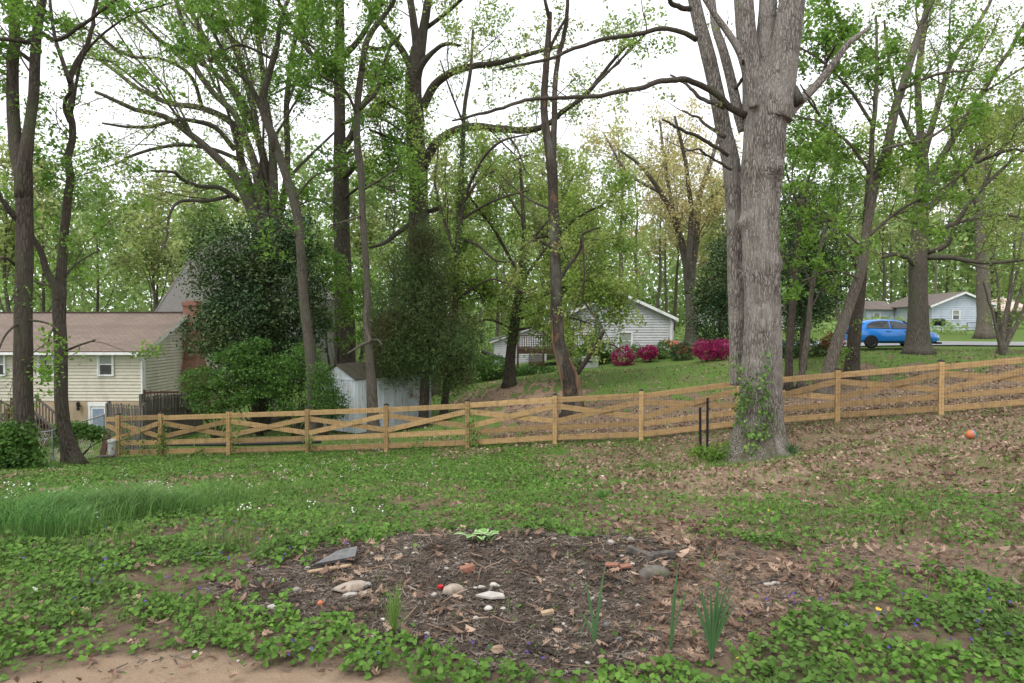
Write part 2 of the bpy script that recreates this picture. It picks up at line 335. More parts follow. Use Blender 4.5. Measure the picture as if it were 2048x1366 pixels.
X, Y = np.meshgrid(xs, ys); Z = G(X, Y)
g_ = Geo(); nx, ny = len(xs), len(ys); ii = (np.arange(ny - 1)[:, None] * nx + np.arange(nx - 1)[None]).ravel()
g_.add(np.stack([X, Y, Z], -1), np.stack([ii, ii + 1, ii + nx + 1, ii + nx], -1))
cg, cl_, cd, ctn = cover(X.ravel(), Y.ravel(), Z.ravel())
def mat_ground():
    m, nt, bs = new_mat('ground_soil'); at = N(nt, 'ShaderNodeAttribute'); at.attribute_name = 'cov'
    sp = nt.nodes.new('ShaderNodeSeparateColor'); nt.links.new(at.outputs['Color'], sp.inputs[0])
    a = noise(nt, 9, detail=8, rough=.7); b = noise(nt, 45, detail=6, rough=.7); c = noise(nt, 1.2, detail=4)
    soil = mixc(nt, ramp(nt, a, .3, .7), (.10, .07, .05), (.17, .125, .09))
    tan = mixc(nt, ramp(nt, a, .3, .7), (.27, .19, .125), (.36, .27, .19)); soil = mixc(nt, at.outputs['Alpha'], soil, tan)
    dark = mixc(nt, ramp(nt, b, .3, .7), (.045, .036, .030), (.12, .10, .082)); soil = mixc(nt, sp.outputs[2], soil, dark)
    lit = mixc(nt, ramp(nt, b, .35, .65), (.16, .10, .07), (.34, .235, .165))
    k = N(nt, 'ShaderNodeMath', operation='MULTIPLY'); nt.links.new(sp.outputs[1], k.inputs[0]); nt.links.new(ramp(nt, a, .35, .55), k.inputs[1])
    col = mixc(nt, k.outputs[0], soil, lit)
    gr = mixc(nt, ramp(nt, b, .3, .7), (.05, .105, .02), (.13, .225, .045)); gr = mixc(nt, ramp(nt, c, .4, .65), gr, (.13, .17, .05))
    k2 = N(nt, 'ShaderNodeMath', operation='MULTIPLY_ADD'); nt.links.new(ramp(nt, a, .3, .7), k2.inputs[0]); k2.inputs[1].default_value = .7; nt.links.new(sp.outputs[0], k2.inputs[2])
    col = mixc(nt, ramp(nt, k2.outputs[0], .75, 1.05), col, gr)
    nt.links.new(col, bs.inputs['Base Color']); bs.inputs['Roughness'].default_value = .95; bs.inputs['Specular IOR Level'].default_value = .1
    bump(nt, b, bs, .8, .03); return m
M['ground'] = mat_ground()
solo('ground', g_, M['ground'], 'sloping backyard ground of grass, soil and dead leaves', None, kind='structure', smooth=True, attr=np.stack([cg * (1 - .62 * np.clip((10.5 - Y.ravel()) / 3, 0, 1)), cl_, cd, ctn], -1))
# ---------------------------------------------------------------- road
M['asphalt'] = mat_basic('asphalt', (.30, .30, .31), (.24, .24, .25), 30, rough=.9)
def strip(name, pts, mat, label, lift=.02):
    g = Geo(); V = []
    for (a, b) in pts:
        for t in np.linspace(0, 1, 7):
            x = a[0] * (1 - t) + b[0] * t; y = a[1] * (1 - t) + b[1] * t; V.append((x, y, G(x, y, False) + lift + .05))
    n = len(pts); g.add(V, [(i * 7 + j, i * 7 + j + 1, (i + 1) * 7 + j + 1, (i + 1) * 7 + j) for i in range(n - 1) for j in range(6)])
    return solo(name, g, mat, label, None, kind='structure')
road = [((x, 36.0 if x > 17 else 36.0 + (17 - x) * 2.2), (x + (0 if x > 17 else 1.5), 41.6 if x > 17 else 41.0 + (17 - x) * 2.4)) for x in np.linspace(4, 120, 60)]
strip('road', road, M['asphalt'], 'grey asphalt street behind the blue car')

# ---------------------------------------------------------------- rail fence with crossed boards
M['pine'] = mat_basic('treated_pine', (.46, .305, .145), (.35, .225, .10), 5, (1, 1, 6), rough=.75, objvar=.24, bmp=.15, dirt=((.25, .165, .085), 9))
M['wire'] = mat_basic('black_wire', (.02, .02, .02), rough=.5)
M['blackm'] = mat_basic('black_metal', (.018, .018, .02), rough=.55)
posts = [(235, 0), (320, 0), (456, 0), (614, 0), (772, 0), (935, 0), (1110, 0), (1283, 0), (1478, 0), (1676, 0), (1883, 0), (2104, 0)]
PX = []
for px, _ in posts:
    u = (px - 1024) / FPX; D = 18.9 / (1 + .17 * u); PX.append(np.array([u * D, D, G(u * D, D)]))
fence = thing('rail_fence', 'new honey coloured wooden rail fence with X braced bays and black wire mesh', 'fence', tuple(PX[0]))
fdir = (PX[-1] - PX[0]); fdir[2] = 0; fdir /= np.linalg.norm(fdir); fn = np.array([fdir[1], -fdir[0], 0]); up = np.array((0, 0, 1.))
if fn[1] > 0: fn = -fn
RJ = random.Random(4)
for i, P in enumerate(PX):
    g = Geo(); h = 1.34
    g.obox(P + up * (h / 2 - .15), fdir * .058, fn * .058, up * (h / 2 + .15)); p = part('post', g, M['pine'], fence, world=True)
    g = Geo(); t = P + up * (h + .004); g.obox(t + up * .01, fdir * .066, fn * .066, up * .012)
    q = 4; a = [t + up * .022 + fdir * s1 * .05 + fn * s2 * .05 for s1, s2 in ((1, 1), (-1, 1), (-1, -1), (1, -1))]
    g.add(a + [t + up * .055], [(0, 1, 4), (1, 2, 4), (2, 3, 4), (3, 0, 4)]); part('post_cap', g, M['blackm'], p, world=True)
ends = [PX[0] - fdir * .42] + PX
for i in range(len(ends) - 1):
    A, B = ends[i].copy(), ends[i + 1].copy()
    if i == 0: A[2] = B[2] - .02
    off = fn * .0
    j = lambda: RJ.uniform(-.012, .012)
    for hgt in (1.21, .46, .17):
        g = Geo(); g.beam(A + off + up * (hgt + j()) + fdir * (.06 if i else 0), B + off + up * (hgt + j()) - fdir * .06, .14, .036, side=up); part('rail', g, M['pine'], fence, world=True)
    if i == 0:
        g = Geo(); g.beam(A + up * 1.02, B - fdir * .06 + up * .86, .13, .03, side=up); part('brace_board', g, M['pine'], fence, world=True)
        g = Geo(); g.beam(A + up * .50, B - fdir * .06 + up * .62, .13, .03, side=up); part('brace_board', g, M['pine'], fence, world=True)
        continue
    A2, B2 = A + fdir * .06, B - fdir * .06
    g = Geo(); g.beam(A2 - fn * .004 + up * 1.04, B2 - fn * .004 + up * .63, .14, .028, side=up); part('brace_board', g, M['pine'], fence, world=True)
    g = Geo(); g.beam(A2 + fn * .028 + up * .63, B2 + fn * .028 + up * 1.04, .14, .028, side=up); part('brace_board', g, M['pine'], fence, world=True)
    g = Geo(); L = np.linalg.norm(B - A); nv = int(L / .066); o3 = fn * .064; r = .0011
    for k in range(nv + 1):
        t = k / nv; b = A + (B - A) * t + o3; g.obox(b + up * .7, fdir * r, fn * r, up * .58)
    for hh in np.arange(.12, 1.29, .1): g.beam(A + o3 + up * hh, B + o3 + up * hh, 2 * r, 2 * r, side=up)
    part('wire_mesh', g, M['wire'], fence, world=True, kind='stuff')
# two black metal posts by the oak
for px, d, ht, tilt, lb in ((1402, 15.3, 1.18, -.02, 'shorter black metal post standing furthest from the big oak'), (1416, 16.2, 1.25, .0, 'taller black metal post standing between the shorter one and the big oak')):
    P = gp(px, d); g = Geo(); g.obox(P + up * (ht / 2 - .1), (.024, 0, 0), (0, .024, 0), (tilt * ht / 2, 0, ht / 2 + .1)); g.obox(P + up * ht, (.026, 0, 0), (0, .026, 0), (0, 0, .006))
    solo('metal_post', g, M['blackm'], lb, 'post', tuple(P), group='black metal posts beside the big oak')

# ---------------------------------------------------------------- buildings
def mat_siding(name, c, d=.86): return mat_basic(name, c, tuple(x * d for x in c), 3, (1, 1, 3), rough=.6, objvar=.04, spec=.3, dirt=(tuple(x * .75 for x in c), 1.4))
M['cream'] = mat_siding('cream_vinyl', (.60, .565, .455)); M['greyv'] = mat_siding('light_grey_vinyl', (.55, .55, .57)); M['bluev'] = mat_siding('pale_blue_vinyl', (.50, .56, .64))
M['white'] = mat_basic('white_paint', (.78, .78, .78), (.70, .70, .70), 4, rough=.5, dirt=((.55, .54, .50), 3))
M['beige'] = mat_basic('painted_foundation', (.44, .34, .23), (.37, .28, .185), 2, rough=.85, dirt=((.26, .21, .15), 1.5))
M['glass'] = mat_basic('window_glass', (.05, .055, .06), (.08, .085, .09), 3, rough=.08, spec=.7)
M['blind'] = mat_basic('window_blind', (.30, .33, .29), (.22, .25, .22), 60, (.02, .02, 1), rough=.3, spec=.5)
M['doorglass'] = mat_basic('door_glass', (.28, .34, .42), (.20, .25, .33), 4, rough=.15, spec=.6)
M['deckw'] = mat_basic('stained_deck_wood', (.105, .058, .04), (.07, .043, .03), 5, (1, 1, 4), rough=.8, objvar=.2)
M['oldw'] = mat_basic('weathered_wood', (.14, .125, .11), (.075, .065, .056), 7, (3, 3, .4), rough=.95, objvar=.25, bmp=.3)
def mat_shingle(name, a, b, c):
    m, nt, bs = new_mat(name); tc = nt.nodes.new('ShaderNodeTexCoord'); mp = nt.nodes.new('ShaderNodeMapping'); nt.links.new(tc.outputs['Object'], mp.inputs[0])
    br = nt.nodes.new('ShaderNodeTexBrick'); br.inputs['Color1'].default_value = c4(a); br.inputs['Color2'].default_value = c4(b); br.inputs['Mortar'].default_value = c4(c)
    br.inputs['Scale'].default_value = 1; br.inputs['Brick Width'].default_value = .28; br.inputs['Row Height'].default_value = .141; br.inputs['Mortar Size'].default_value = .016
    nt.links.new(mp.outputs[0], br.inputs['Vector']); n = noise(nt, .8, detail=4); n2 = noise(nt, 40, detail=3)
    col = mixc(nt, ramp(nt, n, .45, .7), br.outputs[0], tuple(x * .72 for x in a)); col = mixc(nt, ramp(nt, n2, .3, .7), col, tuple(x * 1.15 for x in a))
    nt.links.new(col, bs.inputs['Base Color']); bs.inputs['Roughness'].default_value = .95; return m
M['shing'] = mat_shingle('brown_shingles', (.19, .145, .118), (.30, .235, .19), (.085, .066, .054)); M['shingd'] = mat_shingle('dark_shingles', (.10, .105, .12), (.13, .135, .15), (.05, .05, .06))
M['shingb'] = mat_shingle('grey_brown_shingles', (.20, .165, .15), (.24, .20, .18), (.10, .09, .08))
def mat_brick():
    m, nt, bs = new_mat('red_brick'); tc = nt.nodes.new('ShaderNodeTexCoord'); sx = nt.nodes.new('ShaderNodeSeparateXYZ'); nt.links.new(tc.outputs['Object'], sx.inputs[0])
    ad = N(nt, 'ShaderNodeMath', operation='ADD'); nt.links.new(sx.outputs[0], ad.inputs[0]); nt.links.new(sx.outputs[1], ad.inputs[1]); cx_ = nt.nodes.new('ShaderNodeCombineXYZ'); nt.links.new(ad.outputs[0], cx_.inputs[0]); nt.links.new(sx.outputs[2], cx_.inputs[1])
    br = nt.nodes.new('ShaderNodeTexBrick'); br.inputs['Color1'].default_value = (.22, .075, .05, 1); br.inputs['Color2'].default_value = (.30, .12, .075, 1); br.inputs['Mortar'].default_value = (.25, .21, .18, 1)
    br.inputs['Scale'].default_value = 1; br.inputs['Brick Width'].default_value = .21; br.inputs['Row Height'].default_value = .075; br.inputs['Mortar Size'].default_value = .008
    nt.links.new(cx_.outputs[0], br.inputs['Vector']); nt.links.new(br.outputs[0], bs.inputs['Base Color']); bs.inputs['Roughness'].default_value = .9; return m
M['brick'] = mat_brick()
def siding(parent, mat, o, r, nrm, z0, z1, rng, h, gv=.028):
    """horizontal boards on a wall; o origin, r along the wall, rng(z)->(a,b)"""
    o, r, nrm = [np.asarray(t, float) for t in (o, r, nrm)]; z = z0
    while z < z1 - .02:
        zt = min(z + h, z1); a0, b0 = rng(z); a1, b1 = rng(zt)
        if b0 - a0 > .05:
            if b1 - a1 < .02: a1 = (a0 + b0) / 2 - .01; b1 = a1 + .02
            g = Geo(); P = lambda a, zz, n: o + r * a + up * zz + nrm * n
            lo, hi = .048, .020; zb = z + gv
            V = [P(a0, zb, 0), P(b0, zb, 0), P(b1, zt, 0), P(a1, zt, 0), P(a0, zb, lo), P(b0, zb, lo), P(b1, zt, hi), P(a1, zt, hi)]
            g.add(V, [(4, 5, 6, 7), (0, 4, 7, 3), (1, 2, 6, 5), (0, 1, 5, 4)]); part('siding_board', g, mat, parent)
        z = zt
def window(parent, o, r, nrm, wd, ht, rows=2, cols=1, glass='glass', upper='blind', name='window'):
    """o = centre on the wall"""
    o, r, nrm = [np.asarray(t, float) for t in (o, r, nrm)]; g = Geo(); f = .075; t = .04
    for s in (-1, 1):
        g.obox(o + r * s * (wd / 2 + f / 2) + nrm * t, r * f / 2, up * (ht / 2 + f), nrm * .035)
        g.obox(o + up * s * (ht / 2 + f / 2) + nrm * (t + .002), r * wd / 2, up * f / 2, nrm * .03)
    fr = part(name, g, M['white'], parent)
    g = Geo(); g.obox(o + nrm * .012, r * wd / 2, up * ht / 4, nrm * .004); 
    g2 = Geo(); g2.obox(o + up * ht / 4 + nrm * .018, r * wd / 2, up * ht / 4, nrm * .004); g3 = Geo(); g3.obox(o - up * ht / 4 + nrm * .014, r * wd / 2, up * ht / 4, nrm * .004)
    part('pane', g2, M[upper], fr); part('pane', g3, M[glass], fr)
    g = Geo()
    for k in range(1, rows): g.obox(o + up * (ht * (k / rows - .5)) + nrm * .034, r * wd / 2, up * (.025 if rows == 2 else .014), nrm * .012)
    for k in range(1, cols): g.obox(o + r * (wd * (k / cols - .5)) + nrm * .036, r * .014, up * ht / 2, nrm * .012)
    for s in (-1, 1): g.obox(o + r * s * (wd / 2 - .02) + nrm * .03, r * .02, up * ht / 2, nrm * .012)
    part('sash', g, M['white'], fr); return fr
def roof_slope(parent, a, b, c, d, mat, th=.06, name='roof', course=.141):
    """a,b eave ends; c,d ridge ends (c above b). Local mapping: built as stepped courses"""
    a, b, c, d = [np.asarray(t, float) for t in (a, b, c, d)]; g = Geo(); L = np.linalg.norm(d - a); n = max(3, int(L / course)); nn = np.cross(b - a, d - a); nn /= np.linalg.norm(nn)
    if nn[2] < 0: nn = -nn
    for k in range(n):
        t0, t1 = k / n, (k + 1) / n; p = [a + (d - a) * t0, b + (c - b) * t0, b + (c - b) * t1, a + (d - a) * t1]
        q = [p[0] + nn * .02, p[1] + nn * .02, p[2] + nn * .006, p[3] + nn * .006]
        g.add(p + q, [(4, 5, 6, 7), (0, 1, 5, 4), (0, 4, 7, 3), (1, 2, 6, 5)])
    g.poly([a - nn * th, b - nn * th, c - nn * th, d - nn * th], nn * (th - .001)); return part(name, g, mat, parent)
ex_, ey_ = np.array((1., 0, 0)), np.array((0, 1., 0))
# left house: front wall 31.5 m away
HX, HY = -17.05, 31.5
hl = thing('house', 'cream sided house with brown shingle roof and beige basement wall', 'house', (HX, HY, -1.93))
def Z_(z): return z + 1.93
Lh = 15.0; EV = Z_(.55); RG = Z_(2.22)
g = Geo(); g.box(-Lh, -.02, .0, 8.0, -2.4, 0); part('basement_wall', g, M['beige'], hl)
g = Geo(); g.box(-Lh, -.001, .03, 7.97, .001, EV); g.poly([(-.001, .03, EV), (-.001, 7.97, EV), (-.001, 4, RG - .12)], (-Lh, 0, 0)); part('wall', g, M['cream'], hl)
siding(hl, M['cream'], (0, .03, 0), -ex_, -ey_, 0.0, EV - .05, lambda z: (.09, Lh), .15)
siding(hl, M['cream'], (0, .0, 0), ey_, ex_, 0.0, RG - .14, lambda z: (.12, 7.9) if z < EV else (.03 + 4 * (z - EV) / (RG - EV - .1), 7.97 - 4 * (z - EV) / (RG - EV - .1)), .15)
g = Geo(); g.box(-.085, .06, -.035, .03, -.02, EV - .03); g.box(.0, .064, -.03, .11, -.018, EV - .02); part('corner_trim', g, M['white'], hl)
sl = (RG - EV) / 4.0
roof_slope(hl, (-Lh, -.42, EV - .42 * sl + .02), (.32, -.42, EV - .42 * sl + .02), (.32, 4, RG + .02), (-Lh, 4, RG + .02), M['shing'])
roof_slope(hl, (-Lh, 8.42, EV - .42 * sl + .02), (.32, 8.42, EV - .42 * sl + .02), (.32, 4.01, RG + .02), (-Lh, 4.01, RG + .02), M['shing'])
g = Geo(); g.obox((-Lh / 2, 4, RG + .045), (Lh / 2 + .3, 0, 0), (0, .16, 0), (0, 0, .025)); part('ridge_cap', g, mat_basic('ridge_shingle', (.10, .07, .055)), hl)
g = Geo(); e = EV - .42 * sl - .06
g.beam((.30, -.44, e - .02), (.30, 4.0, RG - .07), .17, .05, side=up); g.beam((.30, 8.44, e), (.30, 4.0, RG - .07), .17, .05, side=up); part('rake_board', g, M['white'], hl)
g = Geo(); g.box(-Lh, .28, -.50, -.42, e - .07, e + .04); g.box(-Lh, .27, -.40, -.36, e - .10, e + .01); g.box(-Lh, .25, -.36, .0, e - .10, e - .085); part('gutter', g, M['white'], hl)
g = Geo(); g.tube([(-.06, -.46, e - .05), (-.06, -.46, e - .14), (-.03, -.30, e - .26), (.0, -.09, e - .36), (.0, -.085, 0.3), (.0, -.085, -.9), (.0, -.085, -2.2)], .045, 6); part('downspout', g, M['white'], hl)
for px, wd in ((211.5, .62), (92, .62), (-5, .62)):
    cx_ = (px - 1024) / FPX * HY - HX; window(hl, (cx_, .0, Z_(-.22)), ex_, -ey_, wd, .93)
g = Geo(); dx = (195 - 1024) / FPX * HY - HX; dz = -1.08
for s in (-1, 1): g.box(dx + s * .40 - .05, dx + s * .40 + .05, -.06, .04, -2.3, -.22)
g.box(dx - .46, dx + .46, -.062, .042, -.22, -.03); dfr = part('door', g, M['white'], hl)
g = Geo(); g.box(dx - .35, dx + .35, -.02, .02, -2.3, -.22); part('door_leaf', g, M['white'], dfr)
g = Geo(); g.box(dx - .26, dx + .26, -.035, -.021, -1.5, -.34); part('pane', g, M['doorglass'], dfr)
lx = (158 - 1024) / FPX * HY - HX; g = Geo(); g.lathe([(.0, -.42), (.05, -.40), (.08, -.30), (.045, -.26), (.07, -.24), (.075, -.08), (.09, -.06), (.03, .0), (.0, .02)], 8, c=(lx, -.14, 0)); g.box(lx - .03, lx + .03, -.12, .0, -.22, -.16); part('wall_lamp', g, M['blackm'], hl)
vx, vy = (110 - 1024) / FPX * 33 - HX, 1.5; vz = EV + sl * vy
g = Geo(); g.lathe([(.05, vz - .1), (.05, vz + .42), (.0, vz + .42)], 10, c=(vx, vy, 0)); g.obox((vx - .0, vy - .12, vz + .0), (.18, 0, 0), (0, .2, .2 * sl), (0, -.01, .01)); part('vent_pipe', g, M['white'], hl)
g = Geo(); g.box(.0, .72, 3.55, 5.1, -2.6, 1.2); g.poly([(0, 3.55, 1.2), (0, 5.1, 1.2), (0, 4.75, 1.8), (0, 3.85, 1.8)], (.72, 0, 0)); g.box(.04, .70, 3.8, 4.85, 1.8, Z_(2.72)); g.box(.0, .76, 3.74, 4.91, Z_(2.60), Z_(2.78)); g.box(.12, .6, 3.9, 4.75, Z_(2.78), Z_(2.86)); part('chimney', g, M['brick'], hl)
# stairs at the left of the house
st = thing('stairs', 'dark wooden deck stairs with balustrade running down beside the cream house', 'stairs', (-22.6, 29.6, -3.5))
def flight(x0, z0, x1, z1, y, nst, nb, d2=1.0):
    for yy in (y, y + d2):
        g = Geo(); g.beam((x0, yy, z0 - .1), (x1, yy, z1 - .1), .26, .045, side=up); part('stringer', g, M['deckw'], st, world=True)
        g = Geo(); g.beam((x0, yy, z0 + .92), (x1, yy, z1 + .92), .09, .05, side=up); part('handrail', g, M['oldw'], st, world=True)
        g = Geo(); g.beam((x0, yy, z0 + .14), (x1, yy, z1 + .14), .07, .04, side=up); part('bottom_rail', g, M['oldw'], st, world=True)
        for k in range(nb):
            t = (k + .5) / nb; x = x0 + (x1 - x0) * t; z = z0 + (z1 - z0) * t; g = Geo(); g.box(x - .018, x + .018, yy - .018, yy + .018, z + .15, z + .9); part('baluster', g, M['oldw'], st, world=True)
    for k in range(nst):
        t = (k + .5) / nst; x = x0 + (x1 - x0) * t; z = z0 + (z1 - z0) * t; g = Geo(); g.box(x - .14, x + .14, y + .03, y + d2 - .03, z, z + .035); part('tread', g, M['deckw'], st, world=True)
flight(-24.2, .0 - 1.6, -21.35, -2.2 - .9, 28.6, 9, 18)
flight(-20.95, -2.45, -18.9, -4.15, 28.9, 8, 15)
for x, z0, z1 in ((-21.15, -4.5, -1.9), (-21.2, -4.5, -.55), (-20.95, -4.4, -1.45), (-18.85, -4.6, -3.2)):
    g = Geo(); y = 28.5 if x != -21.2 else 29.7; g.box(x - .055, x + .055, y, y + .11, z0, z1); part('post', g, M['deckw'], st, world=True)
g = Geo(); g.box(-21.6, -20.8, 28.6, 30.0, -3.02, -2.95); part('landing', g, M['deckw'], st, world=True)
# grey house behind the holly
hg = thing('house', 'tall grey gabled house half hidden behind the dark holly', 'house', (-20.5, 46, -1.6))
M['greyst'] = mat_basic('grey_stucco', (.27, .255, .245), (.21, .20, .19), 5, rough=.95, bmp=.3, dirt=((.22, .21, .19), 3), objvar=.03)
g = Geo(); g.poly([(-3.6, 0, -1), (6.6, 0, -1), (6.6, 0, 5.2), (1.8, 0, 9.3), (-.9, 0, 8.0), (-3.6, 0, 4.0)], (0, 9, 0)); part('wall', g, M['greyst'], hg)
roof_slope(hg, (6.7, -.05, 5.15), (6.7, 9.1, 5.15), (1.8, 9.1, 9.35), (1.8, -.05, 9.35), M['greyst'])
roof_slope(hg, (-3.62, -.03, 4.0), (-3.62, 9.1, 4.0), (-.95, 9.1, 8.05), (-.95, -.03, 8.05), M['greyst'])
# white/grey gabled house in the middle
hw = thing('house', 'light grey sided gabled house behind the magenta azaleas', 'house', (6.86, 45, -.9))
hwH = 3.05; RW = 4.72; sw = (RW - hwH) / 3.65
g = Geo(); g.poly([(-3.63, .03, -.6), (3.63, .03, -.6), (3.63, .03, hwH), (0, .03, RW - .03), (-3.63, .03, hwH)], (0, 13, 0)); part('wall', g, M['greyv'], hw)
siding(hw, M['greyv'], (0, .03, 0), ex_, -ey_, -.4, RW - .1, lambda z: (-3.6, 3.56) if z < hwH else (-(RW - .03 - z) / sw, (RW - .03 - z) / sw), .17, .045)
for s in (-1, 1):
    roof_slope(hw, (s * 4.0, -.35, hwH - .35 * sw + .06), (s * 4.0, 13.2, hwH - .35 * sw + .06), (s * .005, 13.2, RW + .06), (s * .005, -.35, RW + .06), M['shingd'])
    g = Geo(); g.beam((s * 4.0, -.37, hwH - .36 * sw - .04), (0, -.37, RW - .03), .18, .045, side=up); part('rake_board', g, M['white'], hw)
    g = Geo(); g.box(s * 3.98 - .05, s * 3.98 + .05, -.38, 13.2, hwH - .36 * sw - .16, hwH - .36 * sw + .0); part('gutter', g, M['white'], hw)
    g = Geo(); g.box(s * 3.6 - .05, s * 3.6 + .05, -.02, .05, -.5, hwH - .05); part('corner_trim', g, M['white'], hw)
g = Geo(); g.poly([(-.62, -.03, RW - .62), (.62, -.03, RW - .62), (0, -.03, RW - .18)], (0, .05, 0)); gv = part('gable_vent', g, mat_basic('grey_vent', (.16, .17, .18)), hw)
for k in range(5):
    z = RW - .58 + k * .075; hw_ = .56 * (1 - k / 5.6); g = Geo(); g.box(-hw_, hw_, -.05, -.032, z, z + .03); part('slat', g, mat_basic('vent_slat', (.3, .31, .32)) if k == 0 else SL, gv); SL = bpy.data.materials['vent_slat']
window(hw, (.60, 0, 1.45), ex_, -ey_, .84, 1.05, glass='blind')
window(hw, (-3.02 + .05, 0, 1.35), ex_, -ey_, .52, 1.9, rows=6, cols=3, upper='glass')
g = Geo(); g.tube([(3.62, -.06, hwH - .2), (3.62, -.06, -.4)], .04, 6); part('downspout', g, M['white'], hw)
g = Geo(); g.box(3.42, 3.52, -.08, 0, 1.5, 1.75); part('meter_box', g, mat_basic('grey_box', (.35, .36, .36)), hw)
g = Geo(); g.box(3.6, 5.2, 6, 12, -.5, 3.0); part('wing_wall', g, M['greyv'], hw); roof_slope(hw, (5.5, 5.7, 2.9), (5.5, 12.3, 2.9), (2.6, 12.3, 4.35), (2.6, 5.7, 4.35), M['shingd'])
# low grey shed-roofed building left of the deck
hb = thing('outbuilding', 'small grey sided outbuilding with sloping roof left of the brown deck', 'outbuilding', (-1.2, 47, -1.6))
g = Geo(); P = [(-.05, 0, -.5), (3.6, 0, -.5), (3.6, 0, 3.3), (1.2, 0, 2.55), (-.05, 0, 2.12)]; g.poly([(x, .03, z) for x, _, z in P], (0, 4, 0)); part('wall', g, M['greyv'], hb)
siding(hb, M['greyv'], (0, .03, 0), ex_, -ey_, -.4, 3.2, lambda z: (0, 3.55) if z < 2.1 else ((z - 2.1) / .325, 3.55), .15)
g = Geo(); g.beam((-.35, -.2, 2.02), (3.7, -.2, 3.38), .14, .05, side=up); part('rake_board', g, M['white'], hb)
roof_slope(hb, (-.4, -.25, 2.10), (-.4, 4.3, 2.10), (3.7, 4.3, 3.46), (3.7, -.25, 3.46), M['shingd'])
# brown deck with lattice
dk = thing('deck', 'reddish brown raised wooden deck with balusters beside the grey house', 'deck', (.3, 41.5, -1.6))
x0, x1, yd, zf, zr = .35, 5.0, 41.2, .18, 1.0
g = Geo(); g.box(x0, x1, yd, yd + 3.7, zf - .05, zf); part('deck_floor', g, M['deckw'], dk, world=True)
g = Geo(); g.box(x0, x1, yd - .05, yd, zf - .32, zf - .002); part('rim_joist', g, M['deckw'], dk, world=True)
for a, b in ((x0, 1.9), (1.9, 3.45), (3.45, x1)):
    g = Geo(); g.box(a + .05, b - .05, yd - .04, yd + .05, zr - .06, zr); part('top_rail', g, M['deckw'], dk, world=True)
    g = Geo(); g.box(a + .05, b - .05, yd - .02, yd + .02, zf + .08, zf + .13); part('bottom_rail', g, M['deckw'], dk, world=True)
bmesh_b = None
for k in range(33):
    x = x0 + .12 + k * .139; g = Geo(); g.box(x - .022, x + .022, yd - .045, yd - .022, zf + .02, zr - .03); part('baluster', g, M['deckw'], dk, world=True)
for x in (x0, 1.9, 3.45, x1):
    g = Geo(); g.box(x - .06, x + .06, yd - .06, yd + .06, -2.2, zr + .06); part('post', g, M['deckw'], dk, world=True)
for a, b, zb in ((1.0, 1.95, -1.2), (3.5, 4.4, -1.0)):
    g = Geo(); n = 16
    for k in range(-n, n + 1):
        for s in (-1, 1):
            # clip a diagonal to the panel
            c0 = (a + b) / 2 + k * .10; zt = zf - .34; pts = []
            xa, xb = c0 - s * (zt - zb) / 2, c0 + s * (zt - zb) / 2
            t0, t1 = 0, 1
            for lim, sg in ((a, 1), (b, -1)):
                pa, pb = sg * (xa - lim), sg * (xb - lim)
                if pa < 0 and pb < 0: t0 = 2
                elif pa < 0: t0 = max(t0, pa / (pa - pb))
                elif pb < 0: t1 = min(t1, pa / (pa - pb))
            if t1 - t0 > .05 and t0 < 1:
                A = np.array((xa, yd - .01 * s, zb)); B = np.array((xb, yd - .01 * s, zt)); g.beam(A + (B - A) * t0, A + (B - A) * t1, .035, .008, side=(0, 0, 1))
    part('lattice', g, M['deckw'], dk, world=True)
g = Geo(); 
for k in range(7): g.box(4.75, 5.7, 40.9 - .0 - k * .26, 41.12 - k * .26, -.02 - k * .17, .02 - k * .17); 
part('steps', g, M['deckw'], dk, world=True)
# pale blue house far right
hr = thing('house', 'pale blue sided house with white trim across the street', 'house', (40.9, 62, 1.05))
hH, RR = 2.35, 3.5
g = Geo(); g.box(-2.78, 2.78, .02, 8, -.7, .02); part('foundation', g, M['white'], hr)
g = Geo(); g.poly([(-2.83, .03, .02), (2.83, .03, .02), (2.83, .03, hH), (0, .03, RR - .03), (-2.83, .03, hH)], (0, 8, 0)); part('wall', g, M['bluev'], hr)
srr = (RR - hH) / 2.83
siding(hr, M['bluev'], (0, .03, 0), ex_, -ey_, .32, RR - .1, lambda z: (-2.82, 2.82) if z < hH else (-(RR - .03 - z) / srr, (RR - .03 - z) / srr), .2, .035)
for s in (-1, 1):
    roof_slope(hr, (s * 3.15, -.35, hH - .32 * srr + .06), (s * 3.15, 8.3, hH - .32 * srr + .06), (s * .005, 8.3, RR + .06), (s * .005, -.35, RR + .06), M['shingb'])
    g = Geo(); g.beam((s * 3.15, -.37, hH - .33 * srr - .03), (0, -.37, RR - .03), .17, .045, side=up); part('rake_board', g, M['white'], hr)
window(hr, (-.62, 0, 1.45), ex_, -ey_, .62, .8)
g = Geo(); g.box(-2.95, -2.83, 2, 2.06, .3, 1.9)
g = Geo(); g.box(-5.6, -2.9, 6, 10, -.6, 2.2); part('wing_wall', g, M['bluev'], hr); roof_slope(hr, (-5.9, 5.6, 2.1), (-2.7, 5.6, 2.1), (-2.7, 8.2, 3.0), (-5.9, 8.2, 3.0), M['shingb'])
window(hr, (-4.6, 6, 1.3), ex_, -ey_, .6, .8)
